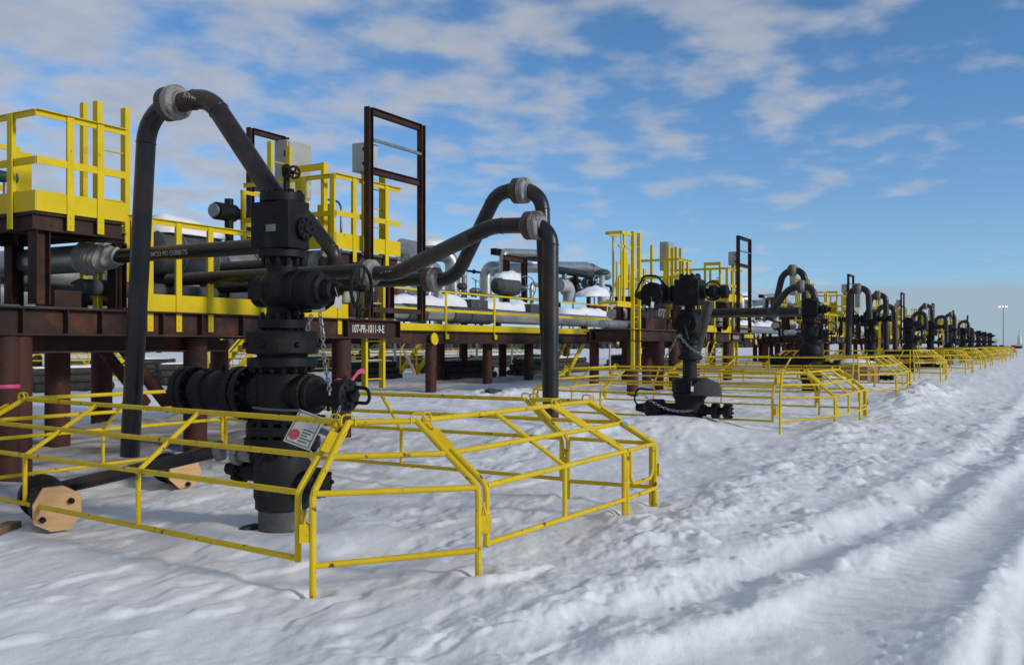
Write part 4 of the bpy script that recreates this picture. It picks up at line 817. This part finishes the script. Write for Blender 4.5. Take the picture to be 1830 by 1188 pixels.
# ------------------------------------------------------------------ pipe racks between the decks
YR = 15.0
def rack():
    t = thing('pipe_rack', (20.2, YR, 0)); R_ = 'rust_steel'; x1 = 14.3
    for y in (0, 3.4): MB().ibeam((-.5, y, 1.70), (x1 + .4, y, 1.70), .34, .22, .02, .014).build('rack_beam', R_, t)
    for x in (1.0, 4.5, 8.0, 11.5): MB().ibeam((x, .12, 1.72), (x, 3.28, 1.72), .26, .14).build('cross_beam', R_, t)
    MB().bb(-.4, x1 + .3, .05, 3.3, 1.88, 1.91).build('walkway', 'grating', t)
    g = MB().bb(-.3, x1, -.02, .02, 2.98, 3.03).bb(-.3, x1, -.02, .01, 2.43, 2.51); go = g.build('guard_rail', 'rail_yellow', t); MB().bb(.1, x1, -.035, -.027, 1.89, 2.08).build('toe_board', 'rail_yellow', go)
    for x in (2.35, 5.05, 13.6): MB().bb(x - .045, x + .045, -.06, -.038, 1.72, 3.0).bb(x - .06, x + .10, -.09, -.061, 1.66, 1.80).build('post', 'rail_yellow', go)
    for x in (1.6, 14.4): MB().lathe([(.02, -.02), (.16, -.015), (.17, .04), (.08, .05)], (x, -.14, 1.66), (0, -1, .1), 16).build('safety_cap', 'rail_yellow', t)
    return t
rk = tag(rack(), 'nearest long pipe rack with two yellow rails, right of the nearest deck', 'pipe rack', 'pipe racks between the decks')
for i in range(1, 5):
    c = copy_tree(rk); c.location.x += PITCH * i; c['label'] = '%s long pipe rack with yellow rails along the row' % ORD[i]
for i in range(3):
    for k_, (u, Y_, wh) in enumerate(((770, 15.0, 'front left'), (871, 15.6, 'front middle'), (945, 15.4, 'front right'), (898, 18.3, 'back middle'), (828, 18.4, 'back left'), (787, 18.4, 'back row, far left'), (1012, 18.4, 'back right'))):
        x = xa(u, Y_) + PITCH * i; pile(x, Y_, 1.53, .155, 'dark pile under the %s pipe rack, %s' % (ORD[i], wh))
# long insulated lines
def line(Y_, z, r, label, x0, x1, mt='insulation_metal', blank=()):
    t = thing('insulated_pipe', (x0, Y_, z), label, 'pipe', 'long insulated pipes on the racks'); MB().tube([(0, 0, 0), (x1 - x0, 0, 0)], r, 24).build('jacket', mt, t)
    sm = MB(); x = 1.0
    for a_, b2 in blank: MB().lathe([(r, -.01), (r * 1.22, 0), (r * 1.22, b2 - a_), (r, b2 - a_ + .01)], (a_ - x0, 0, 0), (1, 0, 0), 24).build('blanket', 'blanket', t)
    x = 20.5 - x0
    while x < x1 - x0: MB().bb(x - .08, x + .08, -.1, .1, 1.91 - z, -r * .96).build('support', 'rust_steel', t); x += 6.7
    return t
bl = [(xa(722, 16.0), xa(754, 16.0)), (xa(803, 16.0), xa(872, 16.0))]; bl += [(a_ + PITCH, b2 + PITCH) for a_, b2 in bl]
line(16.0, 2.42, .215, 'lower front silver pipe with dark blankets running behind all the decks', -4, 150, blank=bl)
line(17.3, 2.58, .24, 'snow-covered silver pipe behind the front silver pipe', -4, 150)
for i in range(4):
    for k_, (u0, u1, h) in enumerate(((690, 806, .32), (780, 892, .44), (880, 912, .30), (906, 992, .42), (975, 1140, .36))):
        snow_heap((xa(u0, 17.1) + PITCH * i, 17.1, 2.72), (xa(u1, 17.1) + PITCH * i, 17.1, 2.72), .34, h, 10 * i + k_, 'white snow on the %s rack, %s' % (ORD[i], ['at its left end', 'tall, left of the first dark box', 'smallest, right of the second post', 'against the second dark box', 'long, at its right end'][k_]))
    for k_, (u0, u1) in enumerate(((827, 857), (934, 966))):
        x0, x1 = xa(u0, 16.9) + PITCH * i, xa(u1, 16.9) + PITCH * i
        t = thing('wrapped_box', (x0, 16.55, 2.66), 'dark square blanket box in the snow of the %s rack, %s one' % (ORD[i], ('left', 'right')[k_]), 'box', 'dark wrapped boxes on the racks')
        MB().bb(0, x1 - x0, 0, .5, 0, .34).build('wrap', 'blanket', t, bevel=.04); MB().box(((x1 - x0) * .45, -.006, .17), (.09, .006, .07)).build('label_plate', 'galvanised', t)
    snow_heap((20.0 + PITCH * i, 15.5, 1.912), (34.0 + PITCH * i, 15.5, 1.912), .38, .09, 70 + i, 'thin snow strip on the walkway of the %s rack' % ORD[i])

# process piping standing behind the rack
proc = []
def regp(o, pat, cat, group): tag(o, pat % 'nearest', cat, group); proc.append((o, pat)); return o
Yp = 19.5
def pp(u, v, Y_=Yp): return onY(u, v, Y_)
def silver(name, pts, rads, r, pat, mt='insulation_metal', flg=(), group='silver process pipes'):
    P = [Vector(p) for p in pts]; t = thing(name, P[0]); MB().tube(rounded([p - P[0] for p in P], rads, 7), r, 20).build('run', mt, t)
    for o, ax, R in flg: MB().disc(Vector(o) - P[0], ax, R, .10).build('flange', 'rust_flange', t)
    return regp(t, pat, 'pipe', group)
silver('process_pipe', [pp(748, 590), pp(748, 447), pp(748, 437) + Vector((.2, .9, 0))], [.2], .29, 'leftmost upright silver pipe behind the %s rack', flg=((pp(748, 540), Z, .31),))
silver('process_pipe', [pp(808, 590), pp(808, 455), pp(760, 452) + Vector((0, 1.2, 0))], [.4], .27, 'upright silver pipe bending over at the top behind the %s rack', flg=((pp(808, 535), Z, .31),))
silver('process_pipe', [pp(783, 590, 18.6), pp(783, 478, 18.6), pp(768, 474, 18.6), pp(764, 540, 18.6)], [.25, .2], .15, 'narrow silver hairpin pipe between two uprights behind the %s rack')
silver('process_pipe', [pp(830, 550, 20.5), pp(830, 478, 20.5)], [], .11, 'thin upright silver pipe behind the %s rack')
silver('process_pipe', [pp(868, 560, 20.5), pp(868, 478, 20.5), pp(1046, 477, 20.5), pp(1085, 492, 20.5)], [.55, .6], .26, 'big silver overhead pipe with an elbow behind the %s rack')
silver('process_pipe', [pp(899, 560, 19.2), pp(899, 451, 19.2), pp(990, 453, 19.2)], [.22], .16, 'silver upright turning into a high pipe over the frame of the %s rack')
snow_heap(pp(870, 471.5, 20.5) + Vector((.2, 0, 0)), pp(985, 471.5, 20.5), .24, .17, 91, None, proc[-2][0]); proc[-2][0].children[-1].location = -proc[-2][0].location
snow_heap(pp(745, 440, 20.0), pp(800, 440, 20.0), .65, .34, 92, None, proc[0][0]); proc[0][0].children[-1].location = -proc[0][0].location
t = thing('steel_portal', pp(902, 560, 19.0)); q0 = pp(902, 560, 19.0)
for u in (905, 937): a_ = pp(u, 560, 19.0) - q0; MB().ibeam(a_, a_ + Z * (pp(u, 466, 19.0).z - q0.z), .2, .2, .02, .014, up=Vector((1, 0, 0))).build('post', 'rust_steel', t)
a_, b2 = pp(902, 460, 19.0) - q0, pp(942, 460, 19.0) - q0; b2.z = a_.z; MB().ibeam(a_, b2, .22, .2, .02, .014).build('crossbar', 'rust_steel', t); MB().bb(a_.x - .1, b2.x + 1.8, .35, .6, a_.z + .13, a_.z + .38).build('header_beam', 'black_iron', t)
regp(t, 'dark steel portal holding pipes behind the %s rack', 'frame', 'portals behind the racks')
t = thing('wrapped_valve', pp(905, 512, 18.4)); MB().lathe([(.15, -.85), (.34, -.65), (.37, 0), (.34, .62), (.2, .75)], (0, 0, 0), (1, 0, 0), 20).build('wrapping', 'blanket', t); snow_heap((-.72, 0, .24), (.70, 0, .24), .34, .36, 93, None, t); MB().bb(-.1, .1, -.1, .1, -1.2, -.3).build('stand', 'rust_steel', t); MB().wheel((1.05, -.3, .0), (-.5, -1, 0), .46, .02, 6).build('handwheel', 'galvanised', t); MB().tube([(.7, 0, 0), (1.05, -.3, 0)], .03, 8).build('stem', 'galvanised', t)
regp(t, 'snow-capped dark valve with a big pale handwheel on the %s rack', 'valve', 'snow-capped valves on the racks')
t = thing('pipe_header', pp(1012, 485, 19.0)); MB().tube([(-1.0, 0, 0), (3.2, 0, 0)], .17, 18).build('run', 'pipe_black', t)
for x in (-.2, 1.0, 2.6): MB().tube([(x, 0, 0), (x, 0, -.85)], .12, 14).disc((x, 0, -.32), Z, .24, .06).disc((x, 0, -.40), Z, .24, .06).lathe([(.12, -.3), (.22, -.1), (.22, .15), (.12, .3)], (x, 0, -.75)).build('drop_leg', 'black_iron' if x > 0 else 'galvanised', t)
regp(t, 'black pipe header with flanged drop legs behind the %s rack', 'pipe', 'headers behind the racks')
t = thing('grey_elbow', pp(1008, 515, 18.5)); MB().tube(rounded([(-.5, 0, .1), (.5, 0, .1), (.5, 0, -.6)], .35), .28, 20).build('bend', 'cabinet_grey', t); regp(t, 'fat grey elbow beside the hanging pipes behind the %s rack', 'pipe', 'elbows behind the racks')
t = thing('green_valve', pp(1052, 507, 19.2)); MB().lathe([(.15, -.5), (.28, -.3), (.28, .3), (.15, .5)], (0, 0, 0), (1, 0, 0), 16).lathe([(.12, 0), (.12, .5)], (0, 0, 0)).build('body', 'green_metal', t); MB().wheel((.1, -.4, .1), (-.3, -1, 0), .28, .02, 5).build('handwheel', 'galvanised', t); MB().bb(-.08, .08, -.08, .08, -1.3, -.25).build('stand', 'rust_steel', t); regp(t, 'green valve with handwheel behind the %s rack', 'valve', 'green valves behind the racks')
t = thing('control_valve', pp(1076, 512, 18.0)); MB().lathe([(.20, -.9), (.22, -.2), (.13, .1), (.13, .55)], (0, 0, 0)).build('body', 'cabinet_grey', t); MB().lathe([(.12, 0), (.34, .05), (.36, .15), (.25, .24), (.05, .28)], (0, 0, .53), Z, 20).build('diaphragm', 'green_metal', t); regp(t, 'grey control valve with a green cap at the right end of the %s rack', 'valve', 'control valves on the racks')
snow_heap(pp(1040, 530, 17.8), pp(1078, 530, 17.8), .5, .46, 95, 'rounded snow dome beside the green-capped valve of the nearest rack')
t = thing('red_skid', pp(712, 560, 22)); o = MB().bb(0, 3.4, 0, 1.2, .0, 1.05).build('housing', 'red_paint', t, bevel=.03); MB().tube(rounded([(.1, -.2, 0), (.1, -.2, 1.3), (.1, .4, 1.3)], .15), .06, 8).build('vent', 'galvanised', t)
for x in (1.1, 2.2): MB().disc((x, -.05, .75), (0, 1, 0), .22, .09).build('gauge', 'cabinet_grey', t)
regp(t, 'red machine skid far behind the left end of the %s rack', 'machine', 'red skids')
for k_, (u, v, Y_, lw) in enumerate(((722, 522, 18.6, .5), (768, 505, 19.0, .6), (826, 512, 18.8, .5), (850, 520, 19.0, .7), (972, 515, 18.7, .5), (1024, 500, 20.0, .6), (1062, 488, 20.2, .5))):
    t = thing('small_valve', pp(u, v, Y_)); MB().lathe([(.07, -lw * .5), (.07, -.16), (.13, -.15), (.13, -.11), (.09, -.08), (.12, 0), (.09, .08), (.13, .11), (.13, .15), (.07, .16), (.07, lw * .5)], (0, 0, 0), (1, 0, 0), 14).tube([(0, 0, .05), (0, 0, .42)], .022, 8).build('body', ('galvanised', 'black_iron', 'rust_flange')[k_ % 3], t)
    MB().wheel((0, 0, .42), (.2, -.5, 1), .17, .014, 4).build('handwheel', 'galvanised', t); MB().tube([(0, 0, -.1), (0, 0, 1.95 - t.location.z)], .035, 8).build('stand', 'rust_steel', t)
    regp(t, 'small handwheel valve behind the %s rack, ' + ORD[k_].replace('nearest', 'first') + ' from its left', 'valve', 'small valves behind the racks')
for k_, (u0, u1, v, Y_, r_, mt_, nm) in enumerate(((712, 860, 527, 18.3, .07, 'galvanised', 'lowest left'), (760, 1000, 518, 19.3, .06, 'pipe_black', 'middle'), (950, 1092, 508, 19.6, .09, 'insulation_metal', 'right'), (985, 1092, 497, 20.6, .07, 'pipe_black', 'upper right'), (820, 905, 470 + 12, 21.0, .05, 'pipe_black', 'upper left'))):
    a_ = pp(u0, v, Y_); ln = pp(u1, v, Y_).x - a_.x; t = thing('small_pipe', a_); MB().tube(rounded([(0, 0, -.9), (0, 0, 0), (ln, 0, 0), (ln, 0, -1.0)], .18, 5), r_, 10).build('run', mt_, t)
    for q in (.3, .7): MB().disc((ln * q, 0, 0), (1, 0, 0), r_ * 1.9, .05, 14).build('flange', 'rust_flange', t)
    regp(t, 'thin pipe on stands behind the %s rack, ' + nm + ' one', 'pipe', 'thin pipes behind the racks')
t = thing('cable_tray', pp(712, 533, 17.9)); ln = pp(1090, 533, 17.9).x - t.location.x; MB().bb(0, ln, -.02, .0, -.06, .06).bb(0, ln, .3, .32, -.06, .06).bb(0, ln, .002, .298, -.06, -.05).build('tray', 'galvanised', t); MB().tube([(0.05, .1, -.02), (ln - .05, .1, -.02)], .025, 8).build('cable', 'black_iron', t); MB().tube([(0.05, .2, -.02), (ln - .05, .2, -.02)], .025, 8).build('cable', 'black_iron', t)
regp(t, 'grey cable tray running along the back of the %s rack', 'cable tray', 'cable trays')
for i in range(1, 4):
    for o, pat in proc:
        c = copy_tree(o); c.location.x += PITCH * i; c['label'] = pat % ORD[i]

# ------------------------------------------------------------------ yard clutter seen under and beyond the decks
def stairs(x, y, label):
    t = thing('yellow_stairs', (x, y, gz(x, y)), label, 'stairs', 'yellow stairs behind the racks'); n = 7
    for yy in (0, .8): MB().bar((0, yy, 0), (1.9, yy, 1.6), .04, .2).build('stringer', 'rail_yellow', t)
    for i in range(n): MB().bb(i * .26 + .05, i * .26 + .30, .05, .75, .18 + i * .215, .21 + i * .215).build('tread', 'rail_yellow', t)
    for yy in (0, .8): MB().tube(rounded([(.1, yy, .1), (.1, yy, 1.0), (1.9, yy, 2.5), (1.9, yy, 1.6)], .1), .03, 8).build('handrail', 'rail_yellow', t)
p = onD(1012, 660, 36); stairs(p.x, p.y, 'yellow stairs left of the second ladder, behind the nearest rack')
p = onD(742, 660, 38); stairs(p.x, p.y, 'yellow stairs behind the leaning board, left end of the nearest rack')
p = onD(180, 660, 34); stairs(p.x, p.y, 'yellow stairs far behind the piles of the nearest deck')
p = onD(1290, 650, 45); stairs(p.x, p.y, 'yellow stairs just right of the second wellhead, far behind')
p = onD(400, 655, 30); stairs(p.x, p.y, 'yellow stairs seen under the deck left of the nearest wellhead')
def board(p, q, wd, label):
    t = thing('leaning_board', p, label, 'board'); d = Vector(q) - Vector(p); MB().bar((0, 0, 0), d, wd, .03, Vector((.5, -.8, .2))).build('sheet', 'plywood_board', t); MB().bar((.05, .03, .0), d + Vector((.05, .03, 0)), .09, .04, Vector((.5, -.8, .2))).build('batten', 'plywood_board', t)
a_ = onD(741, 664, 24.5); board(a_, onD(722, 630, 24.9), .42, 'pale plywood board leaning in the snow left of the first rack pile')
def crate(p, sx, sy, sz, label, snow=True):
    t = thing('wooden_crate', p, label, 'crate', 'wooden crates'); MB().bb(0, sx, 0, sy, 0, sz).build('box', 'crate_wood', t, bevel=.01)
    for x in (.04, sx / 2, sx - .04): MB().bb(x - .04, x + .04, -.025, -.002, .0, sz).build('slat', 'crate_wood', t)
    MB().bb(-.02, sx + .02, -.03, sy + .02, sz + .002, sz + .03).build('lid', 'crate_wood', t)
    if snow: snow_heap((.05, sy / 2, sz + .03), (sx - .05, sy / 2, sz + .03), sy * .5, .18, int(sx * 100), None, t)
for X_, y_, lb in ((27.4, 6.2, 'straight dark pipe from the second deck, left of the third wellhead, nearer of two'), (28.6, 6.4, 'straight dark pipe from the second deck, left of the third wellhead, farther of two')): supply(lb, X_, 2.45, 10.0, y_, .4, None, .12)
P = [onD(1268, 540, 18.3), onD(1262, 560, 18.3), onD(1240, 642, 18.6)]; t = thing('arch_pipe', P[0], 'slanting rusty pipe hanging just right of the second wellhead', 'pipe', 'arch pipes'); pipe('pipe', [q - P[0] for q in P], [.3], .10, 'pipe_weathered', t)
p = Vector((28.0, 4.5, 0)); p.z = gz(p.x, p.y) - .1; crate(p, 2.1, .9, .55, 'brown wooden crate under snow inside the third barrier')
p = onY(1258, 599, 15.2); crate(Vector((p.x, 15.3, 1.92)), 1.5, .8, .75, 'tan wooden crate on the second rack, right of the second wellhead', False)
p = onY(1290, 601, 15.2); crate(Vector((p.x, 15.25, 1.92)), 1.9, .8, .55, 'low tan wooden crate beside the taller one on the second rack', False)
for i, (u, v, d, ln, nm) in enumerate(((800, 655, 33, 3.2, 'behind the first rack pile'), (930, 648, 37, 4.5, 'behind the middle rack piles'), (760, 640, 40, 4, 'far behind the leaning board'), (620, 640, 32, 3, 'behind the nearest deck, right end'), (1000, 650, 40, 3.0, 'left of the yellow stairs'), (290, 640, 30, 3, 'far behind the nearest deck'), (60, 640, 26, 2.5, 'far left under the nearest deck'), (130, 640, 36, 5, 'beyond the yellow stairs on the left'), (500, 640, 40, 5, 'straight behind the nearest wellhead'), (680, 640, 46, 6, 'beyond the ladder of the nearest deck'), (850, 640, 48, 8, 'farthest, beyond the white posts'), (1100, 640, 48, 6, 'beyond the ladder of the second deck'), (1180, 640, 40, 5, 'behind the second wellhead'))):
    p = onD(u, v, d); p.z = gz(p.x, p.y); t = thing('pipe_stack', p, 'low stack of dark pipes on the snow %s' % nm, 'pipe stack', 'dark pipe stacks in the yard')
    for k_, (yy, zz) in enumerate(((0, .12), (.26, .12), (.52, .12), (.13, .34), (.39, .34), (.26, .56))): MB().tube([(0, yy, zz), (ln, yy, zz)], .12, 10).build('pipe', 'debris_dark', t)
    snow_heap((.1, .26, .66), (ln - .1, .26, .66), .14, .08, i, None, t)
for i, (u, d, h) in enumerate(((852, 40, 1.5), (826, 42, 1.5), (1090, 43, 1.4), (915, 41, 1.5), (706, 36, 1.5))):
    p = onD(u, 660, d); p.z = gz(p.x, p.y) - .1; o = MB().tube([(0, 0, 0), (0, 0, h)], .045, 10).tube([(0, 0, h), (.0, 0, h + .02)], .06, 10).build('marker_post', 'tag_white', loc=p); tag(o, 'thin white marker post far under the racks, %s from the left' % ['third', 'second', 'fifth', 'fourth', 'first'][i], 'post', 'white marker posts')
for i, (x, y) in enumerate(((12, 27), (19, 29), (30, 28), (39, 30), (50, 30))): barrier(x - 4.4, y - 3.88, 'yellow barrier in the far row seen under the decks, %s from the left' % ORD[i].replace('nearest', 'first'), False, gz(x, y) * .9)
for i, (x, y) in enumerate(((14, 29.5), (21, 31.5), (32, 30.5), (41, 32.5))):
    p = copy_tree(proto_c); p.location = (x, y, gz(x, y) - .3); p['group'] = 'wellheads of the far row'; p['label'] = 'black wellhead of the far row behind the decks, %s from the left' % ORD[i].replace('nearest', 'first')

# ------------------------------------------------------------------ chains, sign, tags, tape
def chain(pts, label, lk=.05, r=.0055, cat='chain'):
    P = [Vector(p) for p in pts]; t = MB(); seg = []; 
    for a_, b2 in zip(P[:-1], P[1:]):
        n = max(1, round((b2 - a_).length / (lk * .72)))
        for i in range(n): seg.append((a_ + (b2 - a_) * (i + .5) / n - P[0], (b2 - a_).normalized()))
    for i, (c, d) in enumerate(seg):
        _, sd, u = frame(d); w_ = sd if i % 2 else u; nrm = u if i % 2 else sd
        ring = [c + d * (lk * .5 * math.cos(a)) + w_ * (lk * .27 * math.sin(a)) for a in [2 * math.pi * k / 10 for k in range(11)]]
        t.tube(ring, r, 5, False)
    o = t.build('chain', 'galvanised', loc=P[0]); return tag(o, label, cat)
def sag(a, b, s, n=10): return [Vector(a).lerp(Vector(b), i / n) - Z * s * 4 * (i / n) * (1 - i / n) for i in range(n + 1)]
chain([onD(556, 563, 7.15), onD(549, 590, 7.15)], 'short steel chain hanging under the bonnet of the nearest wellhead')
chain([onD(572, 560, 7.05), onD(577, 600, 7.05), onD(579, 640, 7.1), onD(588, 690, 7.0), onD(589, 706, 6.95)], 'long steel chain hanging from the bonnet down to the right valve of the nearest wellhead')
chain(sag(onD(452, 728, 7.5), onD(537, 733, 6.9), .008), 'fine steel chain across the front of the nearest wellhead holding the warning sign', .03, .003)
chain([onD(598, 752, 6.75), onD(608, 726, 6.8)], 'short chain between the pull-handle valve and the barrier corner', .035, .004)
d2 = 15.4
chain(sag(onD(1212, 598, 15.6), onD(1188, 640, 15.9), .02), 'short chain hanging left from the second wellhead', .065, .006)
chain(sag(onD(1214, 599, 15.5), onD(1281, 626, 15.6), .16), 'looped chain draped to the right of the second wellhead', .065, .006)
chain(sag(onD(1152, 707, 15.3), onD(1236, 733, 15.2), .10), 'chain sagging over the low valves of the second wellhead', .065, .006)
# warning sign hung skewed on the chain
a_, b2, c_, d_ = onD(536, 731, 6.95), onD(602, 755, 6.85), onD(582, 800, 6.75), onD(567, 795, 6.80)
t = thing('warning_sign', a_, 'white warning sign with a red disc hanging askew on the nearest wellhead', 'sign')
ex = (b2 - a_); ln = ex.length; ex.normalize(); ey = (d_ - a_); ey = (ey - ex * ey.dot(ex)); h_ = .26; ey.normalize(); nn = ex.cross(ey); 
if nn.x > 0: nn = -nn
def sg(x, y, z=0): return ex * x + ey * y + nn * z
W_ = .22
def plate(x0, x1, y0, y1, z0, z1): return MB().add([sg(x, y, z) for z in (z0, z1) for x, y in ((x0, y0), (x1, y0), (x1, y1), (x0, y1))], [(0, 1, 2, 3), (7, 6, 5, 4), (0, 1, 5, 4), (1, 2, 6, 5), (2, 3, 7, 6), (3, 0, 4, 7)])
plate(0, W_, 0, h_, 0, .004).build('sign_plate', 'sign_white', t)
fr = plate(.012, W_ - .012, .012, .018, .0045, .006)
for q in ((.012, W_ - .012, h_ - .018, h_ - .012), (.012, .018, .018, h_ - .018), (W_ - .018, W_ - .012, .018, h_ - .018)): o = plate(*q, .0045, .006); fr.add(o.v, o.f)
fr.build('border', 'sign_ink', t)
MB().lathe([(.040, .0045), (.040, .0065)], sg(.058, .185), nn, 24).build('red_disc', 'sign_red', t)
tx = MB()
for k_ in range(5): o = plate(.108, .198 - .02 * (k_ % 3), .125 + .022 * k_, .133 + .022 * k_, .0045, .0065); tx.build if False else o.build('printed_line', 'sign_ink', t)
def tagplate(u, v, d, s, label):
    p = onD(u, v, d); t = thing('paper_tag', p, label, 'tag', 'white tags on the wellheads'); R_ = Matrix.Rotation(.25, 3, 'Y') @ Matrix.Rotation(-.6, 3, 'Z')
    MB().box((0, 0, -s * .5), (s * .62, .003, s), R_).build('card', 'tag_white', t); MB().tube([(0, 0, 0), (-.01, .02, s * .9)], .002, 5).build('string', 'tag_white', t)
tagplate(604, 531, 6.95, .08, 'white paper tag on a string beside the handwheel of the nearest wellhead')
tagplate(1166, 539, 15.2, .09, 'white tag under the left round valve of the second wellhead')
tagplate(1237, 690, 14.9, .08, 'white label tag on the drum of the second wellhead')
t = MB(); pA, pB = onD(592, 689, 14.2), onD(650, 667, 14.4); n = 10; vs = []
for i in range(n + 1): c = pA.lerp(pB, i / n) - pA + Z * .06 * math.sin(i * .9); w_ = .012 + .022 * i / n; vs += [c - Z * w_, c + Z * w_, c + Vector((.01, -.012, w_)), c + Vector((.01, -.012, -w_))]
t.add(vs, [(4 * i + j, 4 * i + (j + 1) % 4, 4 * i + 4 + (j + 1) % 4, 4 * i + 4 + j) for i in range(n) for j in range(4)]); tag(t.build('flagging_tape', 'pink_tape', loc=pA), 'pink flagging tape fluttering from the pile right of the nearest wellhead', 'tape')
p = onD(8, 690, 9.9); pile(p.x, p.y, 1.6, .15, 'round rusty pile at the left edge of the picture with pink tape round it')
tag(MB().lathe([(.152, -.02), (.156, -.012), (.156, .012), (.152, .02)], (0, 0, 0), Z, 24).build('tape_band', 'pink_tape', loc=(p.x, p.y, onD(8, 690, 9.9).z)), 'pink tape band round the pile at the left edge', 'tape')
# grey tarpaulin hump and loose black scraps on the snow
p = onD(1262, 690, 15.9); p.z = EYE + (HZ - 706) * 15.9 / F
o = snow_heap(p + Vector((-.17, -.06, 0)), p + Vector((.13, .04, 0)), .24, .34, 77, 'x'); o.name = 'tarpaulin'; o.data.materials[0] = MATS['tarp_grey']; tag(o, 'grey tarpaulin hump against the right side of the second wellhead', 'tarpaulin'); del o['group']
def scrap(u, v, d, s, label):
    p = onD(u, v, d); p.z = gz(p.x, p.y) - .005; rn = random.Random(u); vs = []; n = 9
    for z in (0, 1):
        for i in range(n): a = 2 * math.pi * i / n; r = s * rn.uniform(.4, 1.1); vs.append(Vector((r * math.cos(a), r * .4 * math.sin(a), z * s * rn.uniform(.1, .35))))
    o = MB().add(vs, [tuple(range(n)), tuple(reversed(range(n, 2 * n)))] + [(i, (i + 1) % n, n + (i + 1) % n, n + i) for i in range(n)]).build('scrap', 'debris_dark', loc=p); tag(o, label, 'scrap', 'dark scraps on the snow')
scrap(448, 942, 7.6, .12, 'dark scrap in the snow at the foot of the nearest wellhead'); p = onD(6, 940, 7.75); p.z = gz(p.x, p.y); t = MB().box((0, 0, .02), (.34, .12, .08), Matrix.Rotation(.5, 3, 'Z')).build('timber_block', 'crate_wood', loc=p, bevel=.006); tag(t, 'short timber block propping the board-capped pipe end at the left edge', 'timber'); scrap(882, 691, 22, .35, 'dark scrap on the white mound before the nearest rack')
# mast light, far tower, stub wellhead at the end of the row
d = 330; p = onD(1793, 616, d); p.z = 0; t = thing('mast_light', p, 'tall thin mast with a ring of lit floodlights near the horizon', 'mast light'); H_ = 1.5 + 68 * d / F
MB().lathe([(.20, -.5), (.12, H_)], (0, 0, 0), Z, 10).build('pole', 'lamp_pole_steel', t); MB().torus((0, 0, H_ - .1), Z, .85, .09, 16, 6).build('lamp_ring', 'lamp_pole_steel', t)
for i in range(8):
    a = 2 * math.pi * i / 8; c = Vector((.95 * math.cos(a), .95 * math.sin(a), H_)); hd = MB().box(c, (.34, .34, .26)).build('floodlight', 'lamp_pole_steel', t); MB().box(c + Vector((.25 * math.cos(a), .25 * math.sin(a), -.05)), (.30, .30, .22)).build('lens', 'lamp_glow', hd)
d = 380; p = onD(1822, 620, d); p.z = 0; t = thing('flare_tower', p, 'pale narrow tower on the horizon at the right edge', 'tower'); MB().lathe([(.9, 0), (.75, 4.6), (.35, 5.2), (.3, 7.4)], (0, 0, 0), Z, 12).build('shaft', 'mast_white', t); MB().bb(.3, 1.0, -.3, .3, 2.5, 5.2).build('side_box', 'mast_white', t); MB().bb(-3.5, 2.5, -1.5, 1.5, 0, 1.7).build('base_building', 'mast_white', t)
for i, (u, dd_, nm) in enumerate(((1812, 150, 'dark red valve stub standing alone at the far end of the row'), (1778, 150, 'low dark valve stub below the mast light'), (1790, 170, 'low dark valve stub right below the mast light'))):
    p = onD(u, 620, dd_); p.z = gz(p.x, p.y) - .1; t = thing('valve_stub', p, nm, 'valve'); MB().lathe([(.35, 0), (.35, .3), (.22, .4), (.22, 1.0), (.4, 1.05), (.4, 1.25)], (0, 0, 0), Z, 14).build('body', 'red_paint' if i == 0 else 'black_iron', t); MB().lathe([(.18, -1.1), (.18, 1.1)], (0, 0, .9), (0, 1, 0), 12).build('arm', 'black_iron', t)
